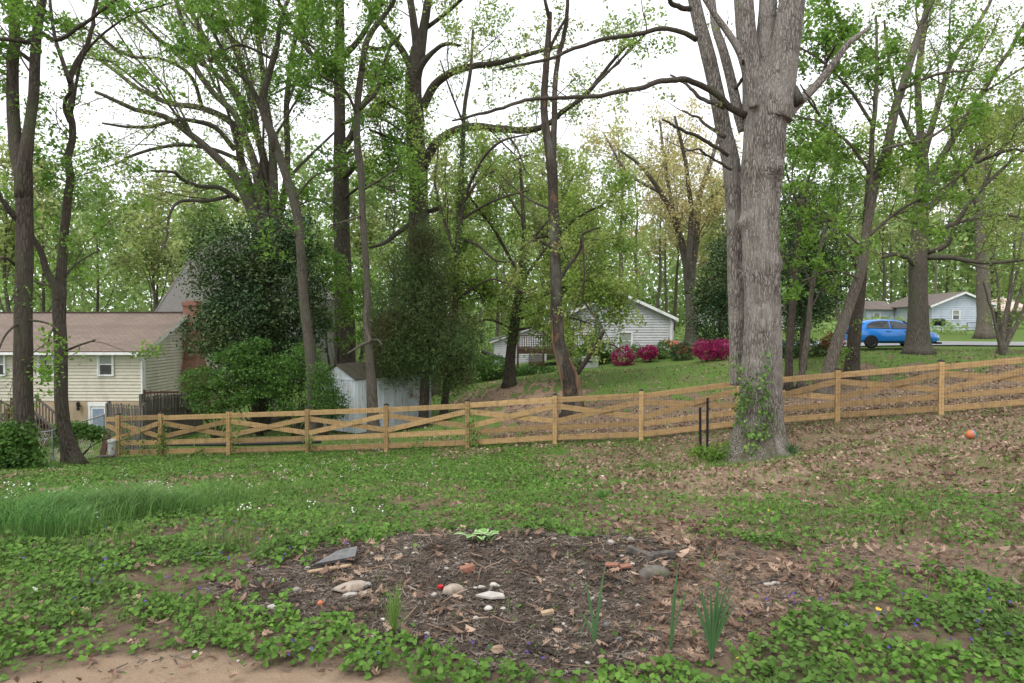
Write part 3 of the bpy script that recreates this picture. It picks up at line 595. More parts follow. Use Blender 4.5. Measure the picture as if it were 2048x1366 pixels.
# gazebo canopy, grill, small fence by the blue house
M['canopy'] = mat_basic('canopy_cloth', (.62, .48, .42), (.55, .42, .36), 3, rough=.9)
gz = thing('gazebo', 'pale pink canopy gazebo right of the pale blue house', 'gazebo', (45.8, 64, 1.1))
for sx in (-1, 1):
    for sy in (-1, 1): g = Geo(); g.box(sx * 1.5 - .05, sx * 1.5 + .05, sy * 1.5 - .05, sy * 1.5 + .05, -.3, 2.05); part('post', g, M['blackm'], gz)
g = Geo()
for r0, z0, r1, z1 in ((1.9, 1.95, .6, 2.75), (.75, 2.75, .05, 3.05)):
    q = [(r0 * a, r0 * b, z0) for a, b in ((-1, -1), (1, -1), (1, 1), (-1, 1))] + [(r1 * a, r1 * b, z1) for a, b in ((-1, -1), (1, -1), (1, 1), (-1, 1))]
    g.add(q, [(0, 1, 5, 4), (1, 2, 6, 5), (2, 3, 7, 6), (3, 0, 4, 7), (4, 5, 6, 7)])
g.box(-1.9, 1.9, -1.92, -1.9, 1.75, 1.95); part('canopy', g, M['canopy'], gz)
gr = thing('grill', 'black barrel grill in front of the pale blue house', 'grill', tuple(gp(1877, 57)))
g = Geo(); g.lathe([(0, -.5), (.26, -.48), (.3, -.3), (.3, .3), (.26, .48), (0, .5)], 12, c=(0, 0, 0)); g.V[0] = g.V[0][:, [2, 1, 0]] + (0, 0, .85); part('barrel', g, M['blackm'], gr, smooth=True)
g = Geo(); g.box(.4, .95, -.2, .2, .78, .82); part('side_shelf', g, M['blackm'], gr)
for sx in (-.35, .35):
    for sy in (-.2, .2): g = Geo(); g.box(sx - .02, sx + .02, sy - .02, sy + .02, 0, .62); part('leg', g, M['blackm'], gr)
gp_ = gp(1953, 60); sf = thing('chain_link_gate', 'low metal gate panel beside the trunk near the pale blue house', 'gate', tuple(gp_))
g = Geo()
for x in (-.85, .85): g.tube([(x, 0, -.1), (x, 0, .75)], .025, 6)
g.tube([(-.85, 0, .74), (.85, 0, .74)], .025, 6); g.tube([(-.85, 0, .08), (.85, 0, .08)], .02, 6); part('frame', g, M['blackm'], sf)
g = Geo()
for k in range(16): g.tube([(-.8 + k * .107, 0, .08), (-.8 + k * .107, 0, .74)], .006, 4, False)
part('wire_mesh', g, M['blackm'], sf)
# pale fence / buildings far across the street, seen between the trunks
fb = thing('house', 'low white house seen through the trees behind the blue car', 'house', (27.5, 72, 1.2))
g = Geo(); g.box(-6, 3, 0, 8, -.6, 1.7); part('wall', g, M['white'], fb); roof_slope(fb, (-6.4, -.4, 1.6), (3.4, -.4, 1.6), (3.4, 4, 2.7), (-6.4, 4, 2.7), M['shingb'])
for x in (-4.5, -1.5, 1.5): window(fb, (x, 0, .8), ex_, -ey_, .9, .9)

# ---------------------------------------------------------------- white metal shed
def mat_shed():
    m, nt, bs = new_mat('weathered_white_metal'); a = noise(nt, 2.5, (1, 1, .35), 6); b = noise(nt, 14, (1, 1, .12), 5)
    col = mixc(nt, ramp(nt, a, .45, .7), (.62, .67, .70), (.48, .52, .54)); col = mixc(nt, ramp(nt, b, .56, .72), col, (.21, .20, .16)); c = noise(nt, 1.2, detail=5); col = mixc(nt, ramp(nt, c, .6, .72), col, (.30, .19, .11))
    nt.links.new(col, bs.inputs['Base Color']); bs.inputs['Roughness'].default_value = .6; return m
M['shed'] = mat_shed()
M['shedr'] = mat_basic('mossy_rusted_roof', (.065, .05, .042), (.06, .068, .035), 5, rough=1, bmp=.8, dirt=((.045, .035, .03), 8))
S0 = W(711, 860, 24.6); S0[2] = G(S0[0], S0[1]) + .02
sh = thing('garden_shed', 'old white metal garden shed with mossy roof behind the fence', 'shed', tuple(S0), math.radians(-39))
# local frame: x to the left-front face (gable), y along depth of the shed; corner nearest camera at 0,0
wS, lS, hS, rS = 2.15, 3.8, 1.95, 2.42
g = Geo(); g.poly([(-wS, 0, 0), (0, 0, 0), (0, 0, hS), (-wS / 2, 0, rS), (-wS, 0, hS)], (0, .03, 0)); part('gable_wall', g, M['shed'], sh)
g = Geo(); g.poly([(-wS, lS - .03, 0), (0, lS - .03, 0), (0, lS - .03, hS), (-wS / 2, lS - .03, rS), (-wS, lS - .03, hS)], (0, .03, 0)); part('gable_wall', g, M['shed'], sh)
for x in (-wS, -.03):
    g = Geo(); g.box(x, x + .03, .03, lS - .03, 0, hS)
    part('side_wall', g, M['shed'], sh)
g = Geo()
for k in range(16): y = .12 + k * .24; g.box(.0, .022, y - .03, y + .03, .02, hS - .05)
part('wall_ribs', g, M['shed'], sh, kind='stuff')
for k in range(8):
    g = Geo(); x = -.1 - k * .28; g.box(x - .235, x - .012, -.018, .0, .03, hS - .03); part('wall_panel', g, M['shed'], sh)
g = Geo(); g.box(-wS, 0, -.03, .0, hS - .03, hS + .02); part('header_trim', g, M['shed'], sh)
g = Geo(); g.obox((-1.25, -.035, 1.2), (.02, 0, 0), (0, .02, 0), (0, 0, .1)); part('handle', g, M['blackm'], sh)
for s in (-1, 1):
    cxs = -wS / 2; e0 = (cxs + s * (wS / 2 + .06), -.05, hS - .0); nseg = 9
    g = Geo(); A = np.array((cxs + s * (wS / 2 + .08), -.06, hS + .0)); B = np.array((cxs + s * .004, -.06, rS + .05))
    for k in range(nseg):
        y0, y1 = -.06 + k * (lS + .12) / nseg, -.06 + (k + 1) * (lS + .12) / nseg - .01; jz = RJ.uniform(-.015, .015)
        g.poly([(A[0], y0, A[2] + jz), (A[0], y1, A[2] + jz), (B[0], y1, B[2] + jz), (B[0], y0, B[2] + jz)], (0, 0, .03))
    part('roof', g, M['shedr'], sh)
# ---------------------------------------------------------------- weathered picket fence at the left
def pickets(name, label, P0, P1, hgt, n, mat, wd=.1, gap=.13, dog=True, rails=(.35, 1.2)):
    P0, P1 = np.array(P0, float), np.array(P1, float); t = thing(name, label, 'fence', tuple(P0)); d = P1 - P0; L = np.linalg.norm(d[:2]); n = int(L / gap); r = d / L; r[2] = 0; nn = np.array([r[1], -r[0], 0])
    for k in range(n + 1):
        b = P0 + d * (k / n); b[2] = P0[2] + (P1[2] - P0[2]) * k / n; h = hgt + RJ.uniform(-.025, .025); g = Geo(); w2 = wd / 2; tl = RJ.uniform(-.012, .012)
        if dog: pts = [(-w2, 0), (w2, 0), (w2, h - .13), (w2 * .45, h - .10), (w2 * .95, h - .05), (w2 * .5, h), (-w2 * .5, h), (-w2 * .95, h - .05), (-w2 * .45, h - .10), (-w2, h - .13)]
        else: pts = [(-w2, 0), (w2, 0), (w2, h), (-w2, h)]
        g.poly([b + r * (x + tl * z) + up * z for x, z in pts], nn * .018); part('picket', g, mat, t, world=True)
    for h in rails: g = Geo(); g.beam(P0 + up * h - nn * .03, P1 + up * h - nn * .03, .08, .035, side=up); part('rail', g, mat, t, world=True)
    for P in (P0, P1): g = Geo(); g.obox(P + up * (hgt / 2 + .02) - nn * .08, r * .05, nn * .05, up * (hgt / 2 + .05)); part('post', g, mat, t, world=True)
    return t
A = W(215, 905, 24); B = W(286, 905, 23.2)
A[2] = 1.6 - (808 - 650) / FPX * 24 - 1.75; B[2] = A[2] + .02
pickets('picket_fence', 'weathered grey scalloped picket fence at the left end of the rail fence', A, B, 1.78, 10, M['oldw'])
C1 = W(288, 905, 25); C1[2] = 1.6 - (792 - 650) / FPX * 25 - 1.78; C2 = W(405, 905, 31); C2[2] = 1.6 - (786 - 650) / FPX * 31 - 1.78
pickets('picket_fence', 'dark mossy picket fence running back towards the brick chimney', C1, C2, 1.78, 10, M['oldw'])
D1 = W(290, 900, 28.5); D1[2] = 1.6 - (783 - 650) / FPX * 28.5 - 1.0; D2 = W(420, 900, 29.5); D2[2] = 1.6 - (781 - 650) / FPX * 29.5 - 1.0
pickets('railing', 'reddish brown railing behind the dark picket fence', D1, D2, 1.0, 10, M['deckw'], .04, .12, False, (.12, .95))
# chain link fence far left
cf = thing('chain_link_fence', 'sagging chain link fence between the two left trees', 'fence', tuple(W(20, 930, 19)))
M['galv'] = mat_basic('galvanised_metal', (.42, .43, .44), (.3, .3, .3), 8, rough=.4, metal=.6)
ca, cb = W(-60, 938, 17.5), W(100, 922, 19.5); cc = W(208, 856, 21.5); ca[2] = W(-60, 868, 17.5)[2]; cb[2] = W(105, 872, 19.3)[2]; tops = [ca, W(28, 870, 18.2), W(105, 862, 19.3), W(208, 830, 21.2)]
g = Geo(); g.tube(tops, .024, 6); part('top_rail', g, M['galv'], cf, world=True)
g = Geo(); g.tube([W(20, 906, 17.9), W(70, 882, 19), W(125, 872, 19.6), W(206, 866, 21)], .02, 6); part('fallen_rail', g, M['galv'], cf, world=True)
for P in tops: g = Geo(); g.tube([P + up * .04, np.array([P[0], P[1], G(P[0], P[1]) - .1])], .03, 8); part('post', g, M['galv'], cf, world=True)
g = Geo()
for a, b in zip(tops[:-1], tops[1:]):
    L = np.linalg.norm((b - a)[:2]); n = int(L / .07)
    for k in range(n):
        for s in (-1, 1):
            t0, t1 = k / n, np.clip(k / n + s * .55 / L, 0, 1); p = a + (b - a) * t0; q = a + (b - a) * t1
            zb = max(G(q[0], q[1], False) + .03, 0 * q[2] + q[2] - 1.2); g.beam(p - up * .03, np.array([q[0], q[1], zb]), .004, .004, side=(0, 1, .1))
part('chain_mesh', g, M['galv'], cf, world=True, kind='stuff')
# utility pedestal and leaning board at the fence end
P = gp(222, 20.9); ub = thing('utility_pedestal', 'pale grey green utility pedestal at the left end of the rail fence', 'utility box', tuple(P))
M['pale'] = mat_basic('pale_enamel', (.42, .45, .42), (.35, .38, .35), 5, rough=.5, dirt=((.25, .17, .10), 7))
g = Geo(); g.lathe([(.13, 0), (.13, .5), (.0, .5)], 20); part('body', g, M['pale'], ub, smooth=False); g = Geo(); g.lathe([(.0, .5), (.15, .501), (.15, .55), (.12, .585), (0, .59)], 20); part('cap', g, M['pale'], ub)
g = Geo(); g.box(.05, .1, -.14, -.12, .3, .36); part('lock', g, M['brick'], ub)
g = Geo(); g.beam(W(202, 925, 20.7), W(216, 862, 21), .16, .05, side=(1, 0, 0)); solo('leaning_board', g, M['deckw'], 'dark brown board leaning behind the pale utility pedestal', 'board', tuple(W(209, 900, 20.8)))
P = gp(208, 20.6); g = Geo(); g.obox(P + up * .05, (.22, .04, 0), (-.02, .12, 0), (0, 0, .05)); solo('wood_block', g, M['oldw'], 'grey wooden block lying left of the utility pedestal', 'block', tuple(P))
# logs / black drain pipe behind the fence
g = Geo(); pa = [gp(x, d) + up * .16 for x, d in ((330, 23.2), (420, 22.4), (520, 21.8), (640, 21.6))]; g.tube(pa, .06, 8); solo('drain_pipe', g, mat_basic('dark_plastic', (.05, .05, .05)), 'long dark drain pipe lying behind the left part of the rail fence', 'pipe', tuple(pa[0]), smooth=True)
P = gp(1180, 37); ut = thing('utility_box', 'pale grey utility box on the lawn below the azaleas', 'utility box', tuple(P))
M['boxg'] = mat_basic('pale_grey_plastic', (.42, .44, .42), (.36, .38, .36), 3, rough=.7)
g = Geo(); g.box(-.42, .42, -.3, .3, -.05, .52); part('body', g, M['boxg'], ut); g = Geo(); g.box(-.45, .45, -.33, .33, .52, .58); part('lid', g, M['boxg'], ut); g = Geo(); g.box(-.12, .12, -.315, -.302, .28, .36); part('handle', g, M['blackm'], ut)
P = gp(1148, 37.6); g = Geo(); g.lathe([(0, .55), (.3, .53), (.5, .4), (.55, .2), (.5, 0)], 16, c=tuple(P)); solo('covered_bin', g, mat_basic('dark_cover', (.03, .035, .035), rough=.4), 'dark rounded covered bin left of the pale utility box', 'bin', tuple(P), smooth=True)
g = Geo(); g.tube([W(965, 703, 40), W(985, 712, 39.5), W(1005, 718, 39), W(1020, 728, 39)], .12, 8); solo('black_tarp_roll', g, mat_basic('black_tarp', (.02, .02, .022), rough=.35), 'rolled black tarp lying in brush beside the outbuilding', 'tarp', tuple(W(990, 715, 39)), smooth=True)

# ---------------------------------------------------------------- blue car
M['carblue'] = mat_basic('blue_car_paint', (.01, .20, .66), (.01, .19, .63), 1, rough=.28, spec=.5, coat=.8)
M['carglass'] = mat_basic('car_glass', (.03, .035, .04), rough=.05, spec=.8)
M['tyre'] = mat_basic('tyre_rubber', (.015, .015, .016), rough=.8); M['alloy'] = mat_basic('dark_alloy', (.08, .08, .085), rough=.35, metal=.7)
M['lampg'] = mat_basic('headlight_glass', (.7, .72, .75), (.4, .4, .42), 9, rough=.1, spec=.7)
CX, CY = 19.0, 34.4; cz = max(G(CX - 1.3, CY), G(CX + 1.3, CY)) + .07
car = thing('parked_car', 'bright blue hatchback parked behind the trunks at the roadside', 'car', (CX, CY, cz)); car.scale = (.96, .96, .96)
# local: x forward (+x = nose, to the right), near side -y
st_ = [(-2.25, .62, .95, .98, .62), (-2.15, .40, .98, 1.12, .76), (-1.85, .30, 1.00, 1.30, .84), (-1.4, .26, .99, 1.42, .87), (-.8, .24, .97, 1.475, .88), (-.2, .24, .95, 1.47, .885), (.3, .24, .93, 1.40, .885), (.8, .24, .92, 1.18, .88), (1.12, .24, .90, .96, .875), (1.6, .26, .84, .86, .86), (2.0, .30, .74, .76, .80), (2.22, .38, .62, .64, .68), (2.29, .45, .55, .56, .55)]
ring = []; fr = lambda t: t
for x, zs, zb, zt, hw2 in st_:
    cab = max(0, min(1, (zt - zb) / .45))
    prof = [(.0, zs), (hw2 * .9, zs), (hw2 * .985, zs + (zb - zs) * .18), (hw2, zs + (zb - zs) * .55), (hw2 * .975, zb - .015), (hw2 * .94, zb + .005 + .0), (hw2 * (.94 - .22 * cab), zb + (zt - zb) * .8), (hw2 * (.80 - .2 * cab), zt - .012), (0, zt)]
    ring.append([(x, -a, b) for a, b in prof] + [(x, a, b) for a, b in prof[-2:0:-1]])
V = np.array(ring); K, Q = V.shape[:2]; g = Geo(); F = []
for i in range(K - 1):
    for j in range(Q):
        F.append((i * Q + j, (i + 1) * Q + j, (i + 1) * Q + (j + 1) % Q, i * Q + (j + 1) % Q))
g.add(V.reshape(-1, 3), F); g.F.append(np.array([list(range(Q))[::-1]])); g.F.append(np.array([list(range((K - 1) * Q, K * Q))]))
body = part('body', g, M['carblue'], car, smooth=True)
def sideg(pts, mat, name, out=.03, th=.03):
    """panel lying on the near and far flank; pts (x,z)"""
    for s in (-1, 1):
        P3 = []
        for x, z in pts:
            # interpolate the flank
            k = max(0, min(K - 2, sum(1 for q in st_ if q[0] <= x) - 1)); a, b = st_[k], st_[k + 1]; t = (x - a[0]) / (b[0] - a[0]); row = V[k] * (1 - t) + V[k + 1] * t; row = row[1:9]; yy = np.interp(z, row[:, 2], row[:, 1]); P3.append((x, s * (-yy + out), z))
        g = Geo(); g.poly(P3, (0, s * -th, 0)); part(name, g, mat, car)
sideg([(-1.62, 1.02), (-.42, 1.0), (-.42, 1.40), (-.85, 1.405), (-1.25, 1.35), (-1.5, 1.22)], M['carglass'], 'rear_window')
sideg([(-.34, 1.0), (.93, .985), (.62, 1.16), (.28, 1.32), (-.1, 1.39), (-.34, 1.395)], M['carglass'], 'front_window')
sideg([(-1.45, .28), (1.25, .28), (1.25, .35), (-1.45, .35)], M['blackm'], 'sill_trim')
sideg([(-.62, .86), (-.40, .86), (-.40, .90), (-.62, .90)], M['carblue'], 'door_handle', .03)
sideg([(.30, .84), (.52, .84), (.52, .88), (.30, .88)], M['carblue'], 'door_handle', .03)
sideg([(-.385, .40), (-.365, .40), (-.375, .98), (-.39, .98)], M['blackm'], 'door_seam', .003, .002)
sideg([(.78, .36), (.80, .36), (.90, .60), (.89, .97), (.87, .97)], M['blackm'], 'door_seam', .003, .002)
sideg([(1.93, .58), (2.24, .545), (2.24, .60), (2.05, .70), (1.88, .76)], M['lampg'], 'headlight', .016)
sideg([(-2.2, .84), (-1.95, .86), (-1.95, 1.0), (-2.15, 1.02)], mat_basic('red_lens', (.4, .01, .01), rough=.2), 'tail_light', .014)
g = Geo(); g.poly([(1.10, -.72, .955), (1.10, .72, .955), (.42, .60, 1.37), (.42, -.60, 1.37)], (.02, 0, .012)); part('windscreen', g, M['carglass'], car)
g = Geo(); g.box(2.2, 2.32, -.5, .5, .40, .56); part('grille', g, M['blackm'], car)
g = Geo(); g.box(2.1, 2.33, -.72, .72, .2, .30); part('bumper_lip', g, M['blackm'], car)
g = Geo(); g.box(-2.31, -2.1, -.74, .74, .40, .66); part('rear_bumper', g, M['carblue'], car)
for s in (-1, 1):
    g = Geo(); g.obox((.78, s * .98, 1.02), (.11, 0, 0), (0, .09, 0), (0, 0, .075)); g.obox((.80, s * .86, .99), (.04, 0, 0), (0, .08, 0), (0, 0, .02)); part('wing_mirror', g, M['blackm'], car)
for x in (-1.38, 1.38):
    for s in (-1, 1):
        g = Geo(); g.lathe([(.0, s * .76), (.33, s * .76), (.345, s * .82), (.345, s * .895), (.0, s * .897)], 28, axis=1, c=(x, 0, .32)); part('wheel_arch', g, M['blackm'], car)
        g = Geo(); g.lathe([(.2, s * .74), (.30, s * .74), (.32, s * .78), (.32, s * .90), (.29, s * .925), (.225, s * .915), (.21, s * .9)], 28, axis=1, c=(x, 0, .32)); wh = part('wheel', g, M['tyre'], car, smooth=True)
        g = Geo(); g.lathe([(0, s * .89), (.215, s * .885), (.225, s * .915), (.215, s * .918), (.2, s * .9)], 28, axis=1, c=(x, 0, .32))
        for k in range(5): a = k * 2 * math.pi / 5; g.obox((x + .11 * math.cos(a), s * .908, .32 + .11 * math.sin(a)), (.1 * math.cos(a), 0, .1 * math.sin(a)), (-.022 * math.sin(a), 0, .022 * math.cos(a)), (0, .008, 0))
        part('rim', g, M['alloy'], wh)
# ---------------------------------------------------------------- trees
def nrm(v): return v / (np.linalg.norm(v, axis=-1, keepdims=True) + 1e-9)
def tubes(g, P, Rr, n=3):
    """many tubes at once: P (N,K,3), Rr (N,K)"""
    Nn, K = P.shape[:2]
    if Nn == 0: return
    T = nrm(np.gradient(P, axis=1)); ref = np.where(np.abs(T[..., 2:3]) < .9, np.array((0, 0, 1.)), np.array((1., 0, 0)))
    u = nrm(np.cross(T, ref)); v = np.cross(T, u); a = np.arange(n) * 2 * math.pi / n
    V = P[:, :, None, :] + Rr[:, :, None, None] * (np.cos(a)[None, None, :, None] * u[:, :, None, :] + np.sin(a)[None, None, :, None] * v[:, :, None, :])
    base = (np.arange(Nn) * K * n)[:, None, None]; i = (np.arange(K - 1) * n)[None, :, None]; j = np.arange(n)[None, None]; j2 = (j + 1) % n
    F = np.stack(np.broadcast_arrays(base + i + j, base + i + j2, base + i + n + j2, base + i + n + j), -1).reshape(-1, 4)
    g.add(V, F)
def resamp(P, r, K):
    P = np.asarray(P, float); r = np.asarray(r, float)
    L = np.r_[0, np.cumsum(np.linalg.norm(np.diff(P, axis=0), axis=1))]; n = len(P)
    m = np.gradient(P, L, axis=0) if n > 2 else np.repeat((P[1:] - P[:1]) / L[-1], 2, 0)
    s = np.linspace(0, L[-1], K); k = np.clip(np.searchsorted(L, s, 'right') - 1, 0, n - 2); h = (L[k + 1] - L[k]); t = ((s - L[k]) / h)[:, None]; h = h[:, None]
    Q = (2 * t ** 3 - 3 * t ** 2 + 1) * P[k] + (t ** 3 - 2 * t ** 2 + t) * h * m[k] + (-2 * t ** 3 + 3 * t ** 2) * P[k + 1] + (t ** 3 - t ** 2) * h * m[k + 1]
    return Q, np.interp(s, L, r), L[-1]
def grow(rng, P, Rr, idx, t, Lg, ang, upb, K=5, wig=.18, thin=.55, rmin=.003):
    Kp = P.shape[1]; f = t * (Kp - 1); i = np.minimum(f.astype(int), Kp - 2); f = (f - i)[:, None]
    A, B = P[idx, i], P[idx, i + 1]; pos = A + (B - A) * f; T = nrm(B - A); pr = Rr[idx, i]
    q = nrm(np.cross(T, nrm(rng.normal(size=T.shape)))); ang = ang + rng.normal(size=len(t)) * .2
    d = nrm(T * np.cos(ang)[:, None] + q * np.sin(ang)[:, None] + np.array((0, 0, 1.)) * upb)
    out = np.empty((len(t), K, 3)); out[:, 0] = pos; step = (Lg / (K - 1))[:, None]
    for k in range(1, K):
        d = nrm(d + rng.normal(size=d.shape) * wig + np.array((0, 0, upb * .12))); out[:, k] = out[:, k - 1] + d * step
    r0 = np.minimum(pr * thin, np.maximum(Lg * .011, rmin * 1.3)); R2 = r0[:, None] * np.linspace(1, .35, K)[None]; return out, np.maximum(R2, rmin)
def leaves(rng, C, size, up=.6, asp=.55, kind=0):
    """C (N,3) leaf centres -> folded leaf faces. kind 0: diamond, 1: six point folded leaf"""
    n = len(C); nn = nrm(rng.normal(size=(n, 3)) + np.array((0, 0, up * 2))); a = nrm(np.cross(nn, rng.normal(size=(n, 3)))); b = np.cross(nn, a)
    s = (size * rng.uniform(.6, 1.3, n))[:, None]
    if kind == 0:
        V = np.stack([C - a * s * .5, C + b * s * asp * .5, C + a * s * .5 - nn * s * .12, C - b * s * asp * .5], 1)
        return V.reshape(-1, 3), (np.arange(n)[:, None] * 4 + np.arange(4)[None])
    V = np.stack([C - a * s * .5, C - a * s * .1 + b * s * asp * .5 + nn * s * .1, C + a * s * .25 + b * s * asp * .38 + nn * s * .06, C + a * s * .55 - nn * s * .12, C + a * s * .25 - b * s * asp * .38 + nn * s * .06, C - a * s * .1 - b * s * asp * .5 + nn * s * .1], 1)
    i = np.arange(n)[:, None] * 6; return V.reshape(-1, 3), np.concatenate([i + np.array([0, 3, 2, 1]), i + np.array([0, 5, 4, 3])], 0)
def along(rng, P, n, spread):
    N_, K = P.shape[:2]; idx = np.repeat(np.arange(N_), n); t = rng.uniform(.15, 1.0, len(idx)) * (K - 1); i = np.minimum(t.astype(int), K - 2); f = (t - i)[:, None]
    return P[idx, i] * (1 - f) + P[idx, i + 1] * f + rng.normal(size=(len(idx), 3)) * spread
def branching(rng, LP, LR, LL, flags, sc=1.0, dens=1.0, leafn=6, leafs=.09, up=.12, lmax=3.2, spread=.09, K1=6, lk=0, rmin=.003, t0=.2, lup=.6, l3=1, lm=3.6):
    """LP (N,K,3) limbs; flags = branches per metre; returns twig geo, leaf geo"""
    tw, lf = Geo(), Geo()
    cnt = np.maximum((LL * flags * dens).astype(int), 0); idx = np.repeat(np.arange(len(LP)), cnt)
    if len(idx) == 0: return tw, lf
    t = t0 + (1 - t0) * rng.uniform(0, 1, len(idx)) ** .8; L1 = np.clip(lmax * sc * rng.uniform(.45, 1, len(idx)) * (1.15 - .6 * t), .5, None)
    P1, R1 = grow(rng, LP, LR, idx, t, L1, .85, up, 6, .16, rmin=rmin); tubes(tw, P1, R1, 4)
    n2 = np.maximum((L1 * 3.2 * dens).astype(int), 2); idx = np.repeat(np.arange(len(P1)), n2); t = rng.uniform(.2, 1, len(idx)); L2 = np.clip(L1[idx] * .42 * rng.uniform(.5, 1.1, len(idx)), .25, 1.6)
    P2, R2 = grow(rng, P1, R1, idx, t, L2, .8, up * .6, 4, .2, rmin=rmin * .8); tubes(tw, P2, R2, 3)
    n3 = np.maximum((L2 * 5 * dens * l3).astype(int), 1); idx = np.repeat(np.arange(len(P2)), n3); t = rng.uniform(.15, 1, len(idx)); L3 = np.clip(L2[idx] * .5, .14, .6)
    P3, R3 = grow(rng, P2, R2, idx, t, L3, .75, up * .3, 3, .2, rmin=rmin * .6); tubes(tw, P3, R3, 3)
    if leafn:
        C = along(rng, P3, int(round(leafn * lm)), spread); 
        # leaves grow in patches, some twigs stay bare
        nz = fbm(C[:, 0] * .55, C[:, 1] * .55, C[:, 2] * .7, 5, 2); C = C[nz > .34 + .1 * rng.uniform(-1, 1, len(C))]
        if len(C): lf.add(*leaves(rng, C, leafs * 1.08, lup, .62, lk))
    return tw, lf
TRI = [0]
def tree(label, depth, trunk, limbs, leaf='maple', bark='bark', twig='twig', seed=1, base_extra=.25, name='tree', cat='tree', flare=1.0, group=None, topb=1.2, ivy=None, sub=0, **kw):
    rng = np.random.default_rng(seed); pts = [W(x, y, depth) for x, y, w_ in trunk]; rad = [w_ / 2 * depth / FPX for x, y, w_ in trunk]
    b = pts[0]; b[2] = G(b[0], b[1]) - base_extra * .3; rad = list(rad)
    t = thing(name, label, cat, tuple(b), group=group)
    w_t = trunk[-1][2]; x_t, y_t = trunk[-1][:2]
    if limbs and w_t > 10:
        pts.append(W(x_t, y_t - w_t * .45, depth)); rad.append(rad[-1] * .45); pts.append(W(x_t, y_t - w_t * .6, depth)); rad.append(rad[-1] * .2)
    Q, r, L = resamp(pts, rad, max(10, int(len(pts) * 4))); h = Q[:, 2] - b[2]; r = r * (1 + flare * .45 * np.exp(-h / .35)); r = r * (1 + .05 * (vnoise(h * 2.2, seed) - .5))
    g = Geo(); g.tube(Q, r, 14); V = g.V[0]; 
    c = np.repeat(Q, 14, 0); d = V - c; a = np.arctan2(d[:, 1], d[:, 0]); nz = fbm(np.cos(a) * 2.2 + seed, np.sin(a) * 2.2, V[:, 2] * .9, seed, 2) - .5
    g.V[0] = c + d * (1 + .28 * nz + .35 * flare * np.exp(-(V[:, 2] - b[2]) / .3) * (np.sin(a * 4 + seed) * .5))[:, None]
    part('trunk', g, M[bark], t, smooth=True, world=True)
    LP, LR, LL, FL = [], [], [], []
    for lb in limbs:
        pl, dd, fl = list(lb[0]), lb[1], (lb[2] if len(lb) > 2 else 1.0)
        if abs(pl[0][1] - y_t) < w_t * 1.6 and abs(pl[0][0] - x_t) < w_t and pl[0][1] - y_t > -w_t and pl[0][2] > w_t * .3 and w_t > 10:
            xb = np.interp(y_t + w_t * 1.6, [q[1] for q in trunk[::-1]], [q[0] for q in trunk[::-1]]); pl = [(xb * .8 + pl[0][0] * .2, max(y_t, pl[0][1]) + w_t * 1.5, (w_t * .55 + pl[0][2] * .45)), (x_t * .4 + pl[0][0] * .6, max(y_t, pl[0][1]) + w_t * .45, (w_t * .35 + pl[0][2] * .65))] + [q for q in pl if q[1] < max(y_t, pl[0][1]) - 1]
        dd0 = lb[3] if len(lb) > 3 else 0; n = len(pl); P_ = []; rr = []
        for k, (x, y, w_) in enumerate(pl):
            dk = depth + dd0 + (dd - dd0) * (k / (n - 1)) ** 1.3; P_.append(W(x, y, dk)); rr.append(w_ / 2 * dk / FPX)
        Q, r, L = resamp(P_, rr, max(14, n * 4)); wob = np.stack([fbm(np.arange(len(Q)) * .35, seed * 3.1 + i, len(LP), 7) - .5 for i in range(3)], -1) * np.linspace(0, 1, len(Q))[:, None] * np.minimum(.22, L * .03)
        Q = Q + wob; g = Geo(); g.tube(Q, r, 9 if r[0] > .05 else 6); part('limb', g, M[bark], t, smooth=True, world=True)
        K = 14; s = np.linspace(0, len(Q) - 1, K); Qk = np.stack([np.interp(s, np.arange(len(Q)), Q[:, i]) for i in range(3)], -1); LP.append(Qk); LR.append(np.interp(s, np.arange(len(Q)), r)); LL.append(L); FL.append(fl)
    if LP and sub:
        P0, R0 = np.array(LP), np.array(LR); idx = np.repeat(np.arange(len(P0)), sub); tt = rng.uniform(.12, .7, len(idx)); Ls = np.array(LL)[idx] * rng.uniform(.35, .6, len(idx))
        PS, RS = grow(rng, P0, R0, idx, tt, Ls, .38, .10, 14, .075, .6, rmin=kw.get('rmin', .003) * 1.6); g = Geo(); tubes(g, PS, RS, 5); part('side_limbs', g, M[bark], t, smooth=True, world=True, kind='stuff')
        LP += list(PS); LR += list(RS); LL += list(Ls); FL += [f * .9 for f in np.array(FL)[idx]]
    if LP:
        tw, lf = branching(rng, np.array(LP), np.array(LR), np.array(LL), np.array(FL) * topb, **kw)
        if tw.n: part('twigs', tw, M[twig], t, world=True, kind='stuff')
        if lf.n: part('crown', lf, M[leaf], t, world=True)
        TRI[0] += sum(len(f) for f in tw.F) * 2 + sum(len(f) for f in lf.F) * 2
    if ivy:
        i0, i1, n, rad_ = ivy; Qs, r, L = resamp(pts, rad, 40); h0 = W(0, i0, depth)[2]; h1 = W(0, i1, depth)[2]; z = rng.uniform(h1, h0, n); o = np.argsort(Qs[:, 2]); cxx = np.interp(z, Qs[o, 2], Qs[o, 0]); rr = np.interp(z, Qs[o, 2], r[o]); a = rng.uniform(0, 6.28, n); q = rr + rng.uniform(.0, rad_, n) * (.4 + vnoise(z * 2, 1)); C = np.stack([cxx + np.cos(a) * q, depth + np.sin(a) * q, z], -1); g = Geo(); g.add(*leaves(rng, C, .09, .2, .8)); part('ivy', g, M['ivy'], t, world=True)
    return t
T = tree
